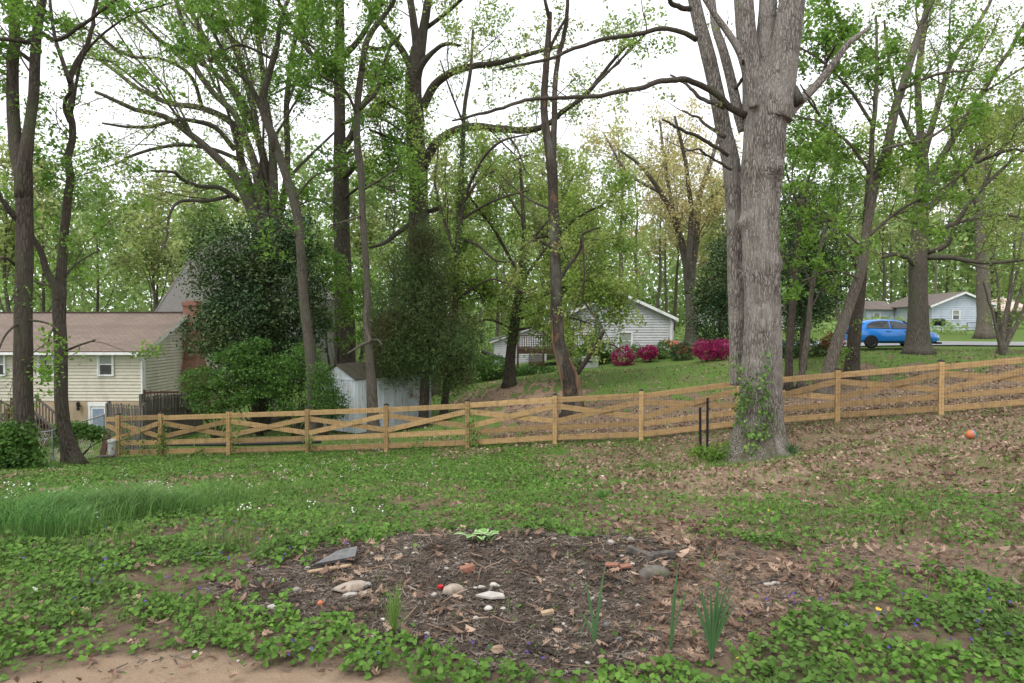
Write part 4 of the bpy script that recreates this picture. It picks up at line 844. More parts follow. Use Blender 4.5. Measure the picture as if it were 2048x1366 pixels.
T('tall double stemmed tree at the far left edge beside the cream house', 16, [(52,948,46),(51,900,38),(47,800,34),(47,650,32),(49,500,30),(48,400,30),(47,338,34)],
  [([(44,345,26),(30,290,24),(27,200,22),(28,100,20),(30,0,18),(38,-150,13),(30,-280,8)],.8,1.4),([(50,345,26),(60,250,20),(70,150,19),(72,80,18),(82,0,16),(95,-150,13),(110,-280,8)],-.6,1.4),
   ([(75,85,9),(50,84,9),(20,80,8),(-40,75,6)],-1.5,.7),([(62,122,9),(40,106,8),(10,94,7),(-40,80,5)],1.5,.7),([(38,445,9),(20,425,8),(-10,375,6),(-50,330,5)],-1,.5),([(76,60,9),(110,80,8),(150,60,7),(210,15,6),(260,-20,5)],-1.5,1.5),([(30,530,6),(10,515,5),(-30,540,4)],-1,1),([(45,640,6),(20,660,4),(-20,740,3)],-1,1),([(55,640,5),(90,645,4),(120,660,3)],-.5,.3)],
  leaf='maple2', bark='bark', seed=11, leafs=.11, leafn=5, lmax=2.6, spread=.08, lk=0, ivy=(560, 620, 60, .05))
T('slim wavy tree with a low left limb, second from the left edge', 17, [(150,938,34),(140,900,28),(128,850,24),(122,700,23),(118,610,24),(118,575,27)],
  [([(122,575,18),(127,480,16),(135,400,16),(142,355,15),(137,318,14),(145,270,13),(144,230,13),(143,190,12),(140,160,11),(152,128,10),(170,100,9),(182,60,8),(192,0,7),(200,-100,5)],.5,1.2),
   ([(115,575,15),(95,545,13),(80,500,12),(60,470,11),(30,430,9),(0,395,8),(-50,350,6)],-1,1.0),([(140,165,9),(125,120,8),(112,80,7),(105,30,6),(98,-60,5)],1,1.2),([(139,245,7),(129,215,7),(133,195,7),(143,182,6)],-.3,.0),
   ([(143,225,6),(170,110,5),(240,45,4),(330,10,3)],-1.5,1.5),([(124,640,5),(105,660,4),(95,700,3),(90,740,3)],-.8,2),([(135,700,5),(160,690,4),(190,680,3)],-.5,1.5),([(130,555,5),(150,530,4),(200,500,3)],1,1.2),([(110,575,5),(60,560,4),(10,545,3)],1,1.6)],
  leaf='maple2', bark='bark', seed=12, leafs=.10, leafn=7, lmax=2.2, spread=.1)
FAN = [[(518,455,22),(465,350,18),(395,280,14),(330,235,11),(260,215,9),(190,185,6)],[(522,450,20),(482,320,16),(470,255,14),(400,215,12),(345,208,10),(290,185,9),(230,140,7),(170,100,5)],[(530,450,18),(500,300,15),(470,230,13),(430,190,12),(390,130,11),(370,60,10),(355,0,8),(345,-90,5)],
 [(540,450,20),(530,330,17),(518,280,14),(482,200,13),(440,130,11),(400,60,9),(368,0,8),(330,-90,5)],[(548,450,18),(545,300,14),(532,200,12),(520,100,10),(502,0,9),(490,-100,6)],[(500,265,10),(455,170,9),(395,120,8),(330,85,7),(270,30,6),(220,-30,4)],[(470,300,11),(430,255,10),(370,240,8),(290,255,7),(205,245,4)],
 [(478,402,10),(440,376,9),(395,372,8),(365,358,7),(345,345,6),(305,342,5)],[(462,392,8),(410,402,7),(360,402,6),(340,430,5),(333,480,4),(325,500,3)],[(556,440,14),(575,330,12),(572,200,11),(590,80,9),(610,-20,7),(620,-100,5)],[(480,320,9),(430,300,8),(360,290,7),(270,310,6),(230,330,4)],[(520,290,9),(505,200,8),(470,90,7),(440,20,6),(420,-60,4)],[(405,215,8),(380,150,7),(330,120,6),(250,110,5),(190,60,4)]]
T('big fan shaped grey tree with many bare limbs sweeping left behind the holly', 32, [(548,800,62),(545,700,54),(538,600,50),(532,500,46),(530,445,44)],
  [(l, (-3.5, 2, -1.5, 3, 1, -3, -4, -3, -4, 3, -2, 3, -4)[i], 1.0) for i, l in enumerate(FAN)], leaf='spring', bark='bark2', twig='twigl', seed=13, leafs=.12, leafn=3, lmax=3.4, dens=.8, spread=.14, rmin=.007, sub=3, lm=2.6)
T('leaning slender dark tree forking high up, just left of the shed', 24, [(632,850,28),(625,760,24),(620,700,21),(608,600,19),(602,500,18),(598,450,18),(585,390,18),(570,345,17),(552,290,16),(545,262,15)],
  [([(545,268,15),(531,238,15),(527,190,15),(538,150,13),(550,110,12),(560,50,8),(575,0,7),(590,-90,4)],-1.5,1.6),([(548,280,12),(515,200,11),(500,168,9),(470,140,8),(440,90,7),(410,40,5),(370,-30,4)],-2,1.6),([(590,400,5),(620,360,4),(680,330,3)],-1,1.5),([(598,480,5),(560,440,4),(500,420,3)],-1.5,1.5),([(550,120,6),(480,90,5),(420,120,4)],-1.5,2.5),([(560,60,6),(620,90,5),(680,160,4)],-1.5,2.5)],
  leaf='maple', bark='bark2', seed=14, leafs=.12, leafn=7, lmax=2.6, spread=.12)
T('straight thick dark oak rising behind the shed roof', 34, [(692,790,50),(690,700,42),(688,600,36),(684,480,33),(682,350,31),(680,290,24),(679,150,20),(680,60,18),(680,-60,15),(682,-200,10)],
  [([(678,140,12),(655,128,11),(620,105,10),(590,60,8),(555,0,6),(530,-60,4)],-2,1.5),([(684,115,12),(710,90,12),(735,55,10),(765,0,8),(790,-60,5)],-2,1.5),([(684,300,16),(705,268,15),(715,230,14),(740,190,9),(780,160,7)],-1,1.2),([(680,345,14),(690,350,12),(712,330,12)],-1,0),([(679,200,7),(640,180,6),(590,170,5),(540,190,3)],-3,2.5),([(683,400,6),(730,370,5),(790,380,3)],-3,1.8),([(683,430,6),(640,400,5),(600,410,3)],-3,1.5),([(680,250,7),(740,230,6),(800,260,4)],-3,2),([(680,20,9),(640,-20,7),(600,-60,4)],-2,2)],
  leaf='maple', bark='bark', seed=15, leafs=.15, leafn=6, lmax=3.4, dens=.9, sub=1,  spread=.16, rmin=.005, ivy=(395, 470, 200, .12))
T('thin crooked tree standing right in front of the shed', 23.2, [(748,868,26),(744,790,22),(741,740,18),(737,690,15),(733,640,14),(735,600,13),(730,500,13),(725,420,13),(722,340,14),(715,290,14),(716,200,13),(725,120,12)],
  [([(725,125,12),(735,80,12),(760,40,10),(788,0,8),(805,-80,5)],-1,2),([(735,95,9),(760,98,8),(785,88,7),(802,68,5)],-.6,1),([(718,220,8),(750,188,8),(768,130,7),(785,85,5)],-1.5,1.5),([(735,602,9),(731,630,9),(734,665,8),(739,682,7),(722,690,6),(696,708,4)],-.8,.2),([(738,682,6),(755,680,4),(765,690,2)],-.6,.0),([(722,320,6),(706,300,6),(694,308,5)],.8,.0),([(724,380,5),(760,360,4),(800,330,3)],-1,2),([(715,230,6),(690,180,5),(640,150,4)],-2,3),([(727,430,4),(700,440,4),(660,450,3)],-1,2.5)],
  leaf='maple', bark='bark2', seed=16, leafs=.11, leafn=8, lmax=2.2, spread=.12)
T('massive upright oak in the middle with two long limbs reaching right', 34, [(848,790,64),(845,700,52),(842,600,44),(838,450,40),(836,350,38),(830,250,36),(828,150,32),(836,95,28)],
  [([(829,165,16),(810,110,14),(782,70,12),(752,30,10),(720,-10,7),(690,-70,5)],-3,1.4),([(834,100,18),(826,40,15),(821,0,14),(812,-110,10)],2,1.4),([(838,112,20),(848,50,18),(856,0,16),(872,-110,12)],-1,1.4),([(838,128,10),(868,102,9),(890,88,8),(920,92,5)],-2,1),
   ([(846,215,18),(868,172,17),(900,147,15),(940,135,13),(1000,125,11),(1060,108,9),(1125,92,6)],-4,1.3),([(846,335,20),(868,292,19),(900,266,17),(940,254,16),(1000,258,15),(1062,260,13),(1092,250,11),(1130,220,10),(1180,180,9),(1220,130,7),(1262,88,5)],-5,1.2),([(1180,180,6),(1240,120,5),(1300,60,4)],-5,1,-5),
   ([(826,445,12),(800,462,10),(770,485,8),(738,496,5)],-2,1.5),([(852,425,10),(880,416,9),(930,430,7),(985,400,5)],-2,1.5),([(832,300,9),(790,280,7),(740,260,5)],-3,2.5),([(828,240,8),(780,210,7),(735,190,5)],-3,2.5),([(848,60,9),(900,20,8),(950,-30,6)],-3,1.5),([(1000,256,6),(1030,290,4),(1050,340,3)],-4,1,-3.4)],
  leaf='spring', bark='bark', seed=17, leafs=.14, leafn=4, lmax=3.2, dens=.85, sub=1,  spread=.16, rmin=.005, ivy=(190, 420, 900, .3))
T('thin ivy clad tree between the cedar and the middle oak', 27, [(886,838,16),(893,770,14),(905,680,13),(913,560,12),(917,460,11),(921,400,11),(925,300,9),(931,200,8),(940,150,7),(946,60,5)],
  [([(917,470,8),(935,380,7),(965,320,6),(1000,285,5),(1060,270,3)],-2,2),([(915,520,7),(885,430,6),(870,360,5),(880,270,3)],1.5,2),([(918,420,7),(960,360,6),(1010,330,5),(1060,310,3)],2,2),([(920,440,6),(990,400,5),(1060,380,3)],-1,2),([(912,600,6),(980,560,4),(1060,590,3)],-2,2),([(930,480,6),(955,490,5),(990,520,4),(1060,520,3)],-1,1.6),([(928,250,5),(900,180,4),(880,120,3)],-1,2)],
  leaf='lime', bark='bark', seed=18, leafs=.11, leafn=4, topb=.8, lmax=2.6, spread=.13, ivy=(230, 600, 1500, .14))
T('slim light green tree with ivy on its trunk in front of the brown deck', 29, [(1018,775,23),(1022,700,20),(1030,640,20),(1036,600,18),(1042,560,14),(1048,500,11),(1046,420,8),(1040,330,5)],
  [([(1040,570,7),(1090,500,6),(1150,440,5),(1220,400,3)],-2,2.6),([(1042,560,7),(1000,480,6),(960,420,5),(930,380,3)],-1,2.6),([(1046,500,6),(1110,420,5),(1150,350,4)],2,2.6),([(1034,610,6),(1090,590,5),(1160,560,4),(1230,540,2)],-2,2.6),([(1032,620,6),(970,590,5),(920,560,3)],-2,2.6),([(1046,440,5),(1000,370,4),(960,330,3)],1,2.4),([(1050,480,6),(1120,470,5),(1200,480,4),(1250,470,2)],2,2.6),([(1028,660,5),(980,640,4),(940,650,2)],-1.5,2.4),([(1032,640,6),(1080,625,5),(1140,635,4),(1190,650,2)],-2.5,2.8),([(1036,600,6),(1110,585,5),(1170,600,4),(1225,610,2)],-1.5,2.8),([(1030,660,5),(1070,655,4),(1120,670,3)],-1.2,2.4)],
  leaf='spring', bark='bark', seed=19, leafs=.13, leafn=7, lmax=3.0, spread=.16, dens=1.0, ivy=(500, 690, 1100, .16))
T('tree with flaking bark and bare orange wood at its base, behind the rail fence', 22, [(1146,856,40),(1146,820,37),(1144,790,36),(1134,740,33),(1120,700,27),(1113,640,25),(1112,560,22),(1110,480,21),(1106,400,20),(1104,330,22),(1094,275,16),(1088,220,14),(1091,150,13),(1096,80,12),(1100,25,9)],
  [([(1106,335,13),(1108,240,12),(1112,150,10),(1124,80,9),(1133,30,8),(1137,-80,5)],.3,1.3),([(1100,40,9),(1092,10,7),(1085,-60,5)],-.5,1),([(1098,100,7),(1118,60,6),(1135,30,5)],0,1),([(1150,752,11),(1168,728,10),(1186,700,9),(1200,676,8),(1208,658,7)],-1,.5),([(1196,684,6),(1225,690,4),(1250,708,3)],-1.3,.8,-1),([(1118,560,8),(1138,530,7),(1160,500,6),(1164,470,5),(1200,455,3)],-.8,1.6),([(1163,470,5),(1168,520,4),(1166,600,3)],-.8,1.2,-.6),([(1112,500,6),(1070,480,5),(1040,500,3)],-.8,1.6),([(1104,420,5),(1060,400,4),(1000,350,3)],1,1.4),([(1166,600,4),(1200,650,3),(1220,680,2)],-.8,1.6,-.7)],
  leaf='lime', bark='barkr', seed=20, leafs=.10, leafn=4, lmax=2.0, spread=.1, name='tree')
# bare orange wound on that tree
_t = bpy.data.objects.get('tree.009'); 
g = Geo(); Q, r, L = resamp([W(1152, 846, 22) , W(1154, 790, 22), W(1148, 750, 22), W(1134, 715, 22)], [.13, .12, .07, .02], 14); Q = Q + np.array((.06, -.17, 0)); g.tube(Q, r * (1 + .2 * np.sin(np.arange(14) * 1.7)), 9)
part('bare_wood', g, M['wound'], _t, smooth=True, world=True)
g = Geo(); Q, r, L = resamp([W(1128, 800, 22), W(1117, 740, 22), W(1104, 680, 22), W(1102, 640, 22)], [.02, .045, .04, .015], 12); Q = Q + np.array((.02, -.13, 0)); g.tube(Q, r, 8); part('bare_wood', g, M['wound'], _t, smooth=True, world=True)
T('grey forked tree with golden young leaves beyond the lawn', 46, [(1384,712,27),(1384,650,25),(1382,600,23),(1376,540,20)],
  [([(1378,560,15),(1362,480,14),(1345,430,11),(1318,380,9),(1280,330,7),(1240,300,4)],-2,2),([(1384,560,16),(1392,480,14),(1398,400,11),(1420,330,9),(1440,260,5)],2,2),([(1378,540,11),(1382,430,10),(1370,320,8),(1350,230,5)],-3,2),([(1350,440,8),(1330,330,7),(1320,240,4)],2,2),([(1396,420,8),(1440,380,6),(1480,350,4)],-3,2),([(1384,600,8),(1420,560,7),(1460,530,4)],-2,1.2),([(1320,385,7),(1260,350,6),(1210,270,3)],2,2)],
  leaf='gold', bark='bark2', twig='twigl', seed=22, leafs=.17, leafn=4, lmax=3.6, dens=.7, spread=.25, sub=1, lm=3.0, rmin=.007)
DIA = [([(1728,520,14),(1742,400,12),(1744,300,10),(1750,200,9),(1755,110,6),(1752,30,4)],-.5,3.0),([(1765,320,16),(1787,230,17),(1812,150,15),(1832,80,13),(1862,0,11),(1885,-90,7)],.8,2.4),([(1750,360,8),(1700,290,6),(1650,250,4),(1590,230,3)],-2,3),([(1745,250,7),(1700,180,6),(1640,120,5),(1590,90,3)],-2,3),([(1770,300,7),(1850,280,6),(1930,230,4)],-2,2.6),([(1800,180,7),(1870,150,6),(1950,140,3)],-2,2.6),([(1728,480,7),(1800,420,6),(1880,380,4),(1950,330,3)],-2.5,2.6),([(1730,500,6),(1660,440,5),(1600,400,3)],-2,2.8),([(1725,560,5),(1670,540,4),(1610,560,2)],-1.5,2.2),([(1758,120,6),(1700,60,5),(1650,0,4)],-1,2.6)]
T('leaning pale mottled tree with dense bright green leaves, between oak and blue car', 23, [(1648,775,30),(1660,730,24),(1675,680,22),(1702,600,21),(1722,540,19),(1732,470,18),(1740,420,17),(1752,360,18),(1766,315,19)], DIA,
  leaf='maple2', bark='barkl', seed=23, leafs=.125, leafn=6, lmax=2.4, spread=.11, dens=.95)
T('dark straight trunk with foliage skirt left of the blue car', 25.5, [(1702,765,30),(1706,700,26),(1712,640,24),(1720,590,20),(1728,500,15),(1734,400,10),(1738,320,6)],
  [([(1706,720,4),(1696,700,3),(1690,705,2)],-.3,4),([(1722,560,6),(1690,480,5),(1660,420,3)],1.5,2.4),([(1730,480,6),(1790,430,4),(1850,420,3)],1.5,2.4)], leaf='maple', bark='bark', seed=24, leafs=.11, leafn=6, lmax=1.6, spread=.1)
T('thin brown trunk growing just right of the big oak', 24.5, [(1577,775,17),(1578,720,15),(1582,650,14),(1590,560,12),(1600,450,9),(1618,350,6)],
  [([(1590,560,5),(1560,500,4),(1540,470,2)],1,1.5),([(1596,480,5),(1640,420,4),(1670,380,3)],1,1.8),([(1604,430,5),(1580,370,3),(1570,330,2)],-1,1.8),([(1616,360,5),(1640,300,3),(1670,260,2)],-1,1.8)], leaf='maple', bark='bark', seed=25, leafs=.11, leafn=6, lmax=2.0, spread=.1)
T('second thin trunk, slightly leaning, between the brown trunk and the mottled tree', 24.8, [(1600,770,15),(1606,730,12),(1616,660,11),(1622,590,9),(1640,500,7),(1660,420,5)],
  [([(1620,620,4),(1650,570,3),(1680,550,2)],-1,1.8),([(1625,580,4),(1600,520,3),(1580,500,2)],-1,1.8),([(1645,480,4),(1690,440,3),(1720,380,2)],1,1.8)], leaf='maple', bark='barkl', seed=26, leafs=.11, leafn=6, lmax=1.8, spread=.1)
RF = [[(1842,400,16),(1880,320,13),(1930,240,11),(1980,160,9),(2048,50,7),(2090,-20,5)],[(1846,430,14),(1900,370,11),(1960,300,9),(2048,240,7),(2100,200,5)],[(1850,505,13),(1890,492,12),(1910,450,9),(1960,380,8),(2048,300,5)],[(1852,515,12),(1900,515,10),(1960,525,8),(2060,520,5)],[(1830,530,12),(1812,515,11),(1790,508,9),(1765,515,6)],[(1842,330,14),(1870,230,12),(1900,130,9),(1960,40,7),(2000,-40,5)],[(1840,260,14),(1835,150,12),(1850,50,10),(1845,-60,6)],[(1836,300,10),(1800,220,8),(1780,130,6),(1770,40,4)],[(1850,470,10),(1930,440,8),(2000,430,7),(2070,440,4)],[(1846,380,9),(1940,330,8),(2020,300,6),(2070,310,4)]]
T('broad oak trunk directly in front of the blue car', 31.5, [(1836,700,46),(1836,660,39),(1836,600,35),(1836,540,34),(1838,480,30),(1841,420,28),(1844,330,24),(1842,270,20)],
  [(l, (-3, 2, -2, -3, -2, 3, 0, -3, 2, -4)[i], 1.3) for i, l in enumerate(RF)], leaf='lime', bark='bark2', seed=27, leafs=.13, leafn=3, lmax=3.2, dens=.8, sub=2,  spread=.16, rmin=.005, flare=1.0)
T('bare straight trunk in front of the pale blue house', 47, [(1969,668,29),(1968,640,26),(1966,560,24),(1962,480,21),(1960,400,17),(1962,300,10)],
  [([(1962,470,10),(1990,400,8),(2030,350,5)],2,1.5),([(1961,430,10),(1930,360,8),(1900,300,4)],-2,1.5),([(1961,400,9),(1975,300,7),(2000,200,4)],2,1.5),([(1962,380,8),(1940,280,6),(1950,180,3)],3,1.5)], leaf='lime', bark='barkl', seed=28, leafs=.2, leafn=5, lmax=4, dens=.7, spread=.25, rmin=.007)
# many stemmed shrub tree at the right
CM = [[(2002,697,9),(1998,640,7),(1996,580,5),(1985,500,3)],[(2004,697,9),(2010,640,8),(2022,570,6),(2030,480,4),(2040,400,3)],[(2006,697,9),(2022,640,8),(2045,570,6),(2060,500,4)],[(2008,697,9),(2030,655,8),(2060,590,6),(2090,520,4)],[(2005,697,8),(2016,620,6),(2035,540,5),(2048,440,3)],[(2001,697,7),(1990,650,5),(1978,600,4),(1965,560,3)]]
T('many stemmed tan barked shrub tree near the right edge above the fence', 30, [(2005,703,22),(2005,699,20),(2005,693,16)], [(l, (1, -1, .5, -.8, 1.5, -1)[i], 1.0) for i, l in enumerate(CM)], leaf='spring', bark='barkl', seed=29, leafs=.10, leafn=5, lmax=1.2, spread=.1, flare=.3, name='shrub_tree', cat='shrub')

# ---------------------------------------------------------------- the big oak, modelled bark
oak_d = 14.5; ob = W(1512, 905, oak_d); ob[2] = G(ob[0], ob[1])
oak = thing('oak_tree', 'huge pale barked oak with knobs and ivy in front of the rail fence', 'tree', tuple(ob))
def oak_tube(pts, depth, S, K, amp, seed, flare=False, rscale=.885):
    P = [W(x, y, depth(k) if callable(depth) else depth) for k, (x, y, w_) in enumerate(pts)]; r = [w_ / 2 * oak_d / FPX * rscale for x, y, w_ in pts]
    if flare: P[0][2] = ob[2] - .25
    Q, rr, L = resamp(P, r, K); g = Geo(); g.tube(Q, rr, S); V = g.V[0]; c = np.repeat(Q, S, 0); d = nrm(V - c); a = np.tile(np.arange(S) * 2 * math.pi / S, K); R0 = np.repeat(rr, S); v = np.repeat(np.linspace(0, L, K), S)
    h = V[:, 2] - ob[2]; wx = fbm(v * 1.3, a * 2, 0, seed + 3, 2) * .35
    cx2, sx2 = np.cos(a) * 3.0, np.sin(a) * 3.0; q = R0 / .5
    rid = 1 - np.abs(2 * fbm(cx2 * 4.6 * q + wx * 2, sx2 * 4.6 * q + wx, v * 1.6, seed, 2) - 1) * 3.0
    rid2 = 1 - np.abs(2 * vnoise(cx2 * 7 * q + wx * 3, sx2 * 7 * q, v * 4.5, seed + 9) - 1)
    big = fbm(np.cos(a) * 1.3, np.sin(a) * 1.3, v * .5, seed + 5, 2) - .5
    off = amp * (np.clip(rid, -.9, .5) * 1.0 + rid2 * .45 - .6) + R0 * .18 * big
    if flare:
        fa = np.arctan2(d[:, 1], d[:, 0]); e = np.exp(-np.maximum(h, 0) / .42)
        lob = .35 + .9 * np.maximum(0, np.cos(fa - math.radians(188))) ** 5 + .75 * np.maximum(0, np.cos(fa - math.radians(272))) ** 6 + .7 * np.maximum(0, np.cos(fa - math.radians(322))) ** 8 + .6 * np.maximum(0, np.cos(fa - math.radians(232))) ** 8 + .5 * np.maximum(0, np.cos(fa - math.radians(60))) ** 4
        off = off + R0 * e * lob * .95 - R0 * .10 * np.exp(-np.maximum(h, 0) / 1.2) * (np.abs(np.sin(fa * 2.5 + .3)) < .12)
        for kx, kz, s_, am in ((1550, 335, .20, .11), (1494, 440, .16, .08), (1572, 525, .24, .06), (1500, 540, .2, .03)):
            kp = W(kx, kz, oak_d - .38); dd = (V[:, 0] - kp[0]) ** 2 + (V[:, 2] - kp[2]) ** 2; f = (V[:, 1] < oak_d + .15)
            off = off + am * np.exp(-dd / (2 * (s_ * .55) ** 2)) * f
    g.V[0] = V + d * off[:, None]; return g
g = oak_tube([(1514,935,98),(1516,900,94),(1518,850,92),(1521,800,88),(1524,700,82),(1524,600,76),(1521,500,78),(1521,400,80),(1524,340,88),(1529,290,90),(1531,240,90),(1533,200,84),(1534,150,56),(1535,110,20)], oak_d, 230, 280, .022, 3, True)
part('trunk', g, M['oak'], oak, smooth=True, world=True)
OL = [([(1475,770,34),(1474,700,34),(1472,600,36),(1470,500,37),(1469,420,40),(1466,360,42),(1460,315,40),(1448,262,36),(1434,190,34),(1416,110,32),(1397,40,29),(1376,-60,24),(1350,-180,16)], .55, 70, 200, .012),
 ([(1512,230,60),(1506,150,48),(1494,80,44),(1487,0,42),(1476,-110,34),(1470,-220,22)], .1, 60, 90, .014),
 ([(1548,240,78),(1560,160,68),(1572,80,60),(1584,0,54),(1600,-110,44),(1620,-240,28)], -.1, 60, 90, .014),
 ([(1532,235,70),(1530,150,60),(1532,80,44),(1536,0,38),(1532,-110,28)], .25, 50, 70, .014),
 ([(1508,215,20),(1494,150,19),(1478,100,17),(1452,60,14),(1430,30,13),(1405,-10,11),(1370,-60,8)], -.35, 24, 60, .006),
 ([(1486,262,22),(1474,215,24),(1462,160,22),(1446,100,20),(1430,50,17),(1424,0,15),(1418,-90,10)], .3, 30, 70, .008),
 ([(1572,232,24),(1596,208,19),(1622,182,18),(1650,150,17),(1672,120,15),(1696,88,13),(1740,55,8)], -.1, 24, 60, .006)]
LP, LR, LL, FL = [], [], [], []
for k, (pl, off, S, K, am) in enumerate(OL):
    g = oak_tube(pl, oak_d + off, S, K, am, 20 + k); part('limb', g, M['oak'], oak, smooth=True, world=True)
    if k > 2 or k == 0: pass
    P = [W(x, y, oak_d + off) for x, y, _ in pl[-5:]]; Q, r, L = resamp(P, [q[2] / 2 * oak_d / FPX for q in pl[-5:]], 14); LP.append(Q); LR.append(r); LL.append(L); FL.append(1.0 if k > 3 else .5)
thin = [([(1492,232,15),(1462,218,14),(1435,190,13),(1400,168,12),(1370,160,11),(1330,160,10),(1290,173,9),(1220,188,8),(1150,196,7),(1050,202,6),(960,228,5),(905,240,3)], -2.5, 1.2),
 ([(1392,78,11),(1365,66,10),(1335,58,9),(1270,68,8),(1180,86,7),(1110,112,6),(1000,140,4)], -1.8, 1.2), ([(1455,310,8),(1425,290,8),(1395,272,7),(1362,258,6),(1325,240,3)], -1.2, .8), ([(1450,275,9),(1430,262,7),(1400,240,6),(1365,222,3)], .8, .8),
 ([(1448,215,10),(1425,205,9),(1400,195,8),(1375,170,6),(1340,150,4)], 1.0, 1.0), ([(1462,340,6),(1430,320,5),(1395,300,4),(1370,303,3)], -.8, .8), ([(1380,20,11),(1350,10,10),(1325,-10,8)], -.6, .8), ([(1470,180,7),(1490,150,6),(1486,120,5)], -.5, .3), ([(1645,152,7),(1660,110,5),(1672,90,4)], -.5, 1), ([(1610,190,5),(1640,230,4),(1600,170,3)], -.3, .5)]
for pl, dd, fl in thin:
    n = len(pl); P = [W(x, y, oak_d + dd * (k / (n - 1)) ** 1.3) for k, (x, y, _) in enumerate(pl)]; Q, r, L = resamp(P, [q[2] / 2 * oak_d / FPX for q in pl], max(18, n * 5))
    Q = Q + np.stack([fbm(np.arange(len(Q)) * .4, L + i, 0, 7) - .5 for i in range(3)], -1) * .08; g = Geo(); g.tube(Q, r, 8); part('limb', g, M['bark'], oak, smooth=True, world=True)
    s = np.linspace(0, len(Q) - 1, 14); LP.append(np.stack([np.interp(s, np.arange(len(Q)), Q[:, i]) for i in range(3)], -1)); LR.append(np.interp(s, np.arange(len(Q)), r)); LL.append(L); FL.append(fl)
tw, lf = branching(np.random.default_rng(5), np.array(LP), np.array(LR), np.array(LL), np.array(FL), dens=1.0, leafn=2, leafs=.075, lmax=1.7, spread=.06, rmin=.0035)
part('twigs', tw, M['twig'], oak, world=True, kind='stuff'); part('crown', lf, M['lime'], oak, world=True)
# hollow stub on the right of the oak
g = Geo(); Q = np.array([W(1574, 165, 14.4), W(1584, 180, 14.35), W(1592, 198, 14.3), W(1600, 210, 14.3)]); g.tube(Q, [.06, .13, .14, .1], 14); part('broken_stub', g, M['barkr'], oak, smooth=True, world=True)
# ivy on the oak
rng = np.random.default_rng(77); C = []
for x, y, rx, ry, n in ((1498,775,22,40,150),(1482,800,14,30,90),(1530,760,10,50,110),(1526,820,14,26,90),(1505,868,18,12,90),(1478,835,14,26,70),(1532,860,12,20,60),(1545,830,8,12,16),(1500,900,20,18,60),(1475,740,8,22,40),(1538,715,6,22,30)):
    for _ in range(int(n * .6)):
        px, py = rng.normal(x, rx * .55), rng.normal(y, ry * .55); q = (px - 1520) / 46; d = oak_d - .52 * math.sqrt(max(0.03, 1 - min(1, q * q))) - rng.uniform(.0, .10) - .35 * math.exp(-(930 - py) / 40); C.append(W(px, py, d))
g = Geo(); V, F = leaves(rng, np.array(C), .075, .0, .85, 1); g.add(V, F); part('ivy', g, M['ivy'], oak, world=True)

# ---------------------------------------------------------------- evergreens and shrubs
def clumps(rng, blobs, ncl, per, spread, shell=.6):
    """blobs: (centre, (rx,ry,rz), weight)"""
    C = []; ws = np.array([b[2] for b in blobs], float); ws /= ws.sum()
    for (c, r, w_), k in zip(blobs, (ws * ncl).astype(int) + 1):
        d = nrm(rng.normal(size=(k, 3))); q = rng.uniform(shell ** 3, 1, k)[:, None] ** (1 / 3); p = np.array(c) + d * q * np.array(r)
        p = p * 1.0 + (fbm(p[:, 0] * .9, p[:, 1] * .9, p[:, 2] * .9, 3, 2)[:, None] - .5) * d * np.array(r) * .8; C.append(p)
    C = np.vstack(C); P = np.repeat(C, per, 0); return P + rng.normal(size=P.shape) * np.array(spread)
def bushy(name, label, cat, px, depth, blobs, leaf, ncl, per, spread, size, seed, stems=5, kind=0, up=.4, asp=.6, bark='bark', group=None, trunk=None, shell=.5, stemh=None):
    """blobs in (px, py, rx_px, ry_px, depth offset, weight)"""
    rng = np.random.default_rng(seed); b = gp(px, depth); b[2] -= .02; t = thing(name, label, cat, tuple(b), group=group); B = []
    for x, y, rx, ry, dd, w_ in blobs:
        d = depth + dd; c = W(x, y, d); B.append((c, (rx * d / FPX, min(rx, ry * 1.2) * d / FPX, ry * d / FPX), w_))
    C = clumps(rng, B, ncl, per, spread, shell); gz_ = G(C[:, 0], C[:, 1], False); C = C[C[:, 2] > gz_ + .01]
    g = Geo()
    if trunk: Q, r, L = resamp([b - np.array((0, 0, .15))] + [W(x, y, depth) for x, y, _ in trunk[1:]], [q[2] / 2 * depth / FPX for q in trunk], 16); g.tube(Q, r, 10)
    for k in range(stems):
        c, r_, _ = B[k % len(B)]; e = c + rng.normal(size=3) * np.array(r_) * .45; e[2] = max(e[2], b[2] + .2); m = (b + e) / 2 + rng.normal(size=3) * .12; a0 = b + rng.normal(size=3) * (.06, .06, 0) if not trunk else Q[int(len(Q) * rng.uniform(.3, .95))]
        m = (a0 + e) / 2 + rng.normal(size=3) * np.linalg.norm(e - a0) * .07; Qs, rs, L = resamp([a0, m, e], [.02 + .008 * np.linalg.norm(e - a0), .015, .006], 8); g.tube(Qs, rs, 5)
    if g.n: part('trunk' if trunk else 'stems', g, M[bark], t, smooth=True, world=True)
    g = Geo(); g.add(*leaves(rng, C, size, up, asp, kind)); part('crown' if trunk else 'foliage', g, M[leaf], t, world=True); TRI[0] += len(C) * 2
    return t
bushy('holly_tree', 'large dark glossy holly growing against the brick chimney', 'tree', 520, 28, [(500,500,110,70,0,2.2),(450,560,75,70,-.5,1.6),(560,590,80,110,0,2.2),(480,650,100,80,-.8,2.4),(480,705,66,70,-.8,1.5),(540,730,90,90,-.5,2.2),(580,480,60,60,1,1.2),(437,632,30,32,-1,.5),(610,620,50,90,0,1.4)], 'holly', 3500, 13, (.22,.22,.12), .13, 31, stems=26, trunk=[(520,800,40),(525,700,34),(530,600,26),(535,500,14),(538,450,6)], shell=.3)
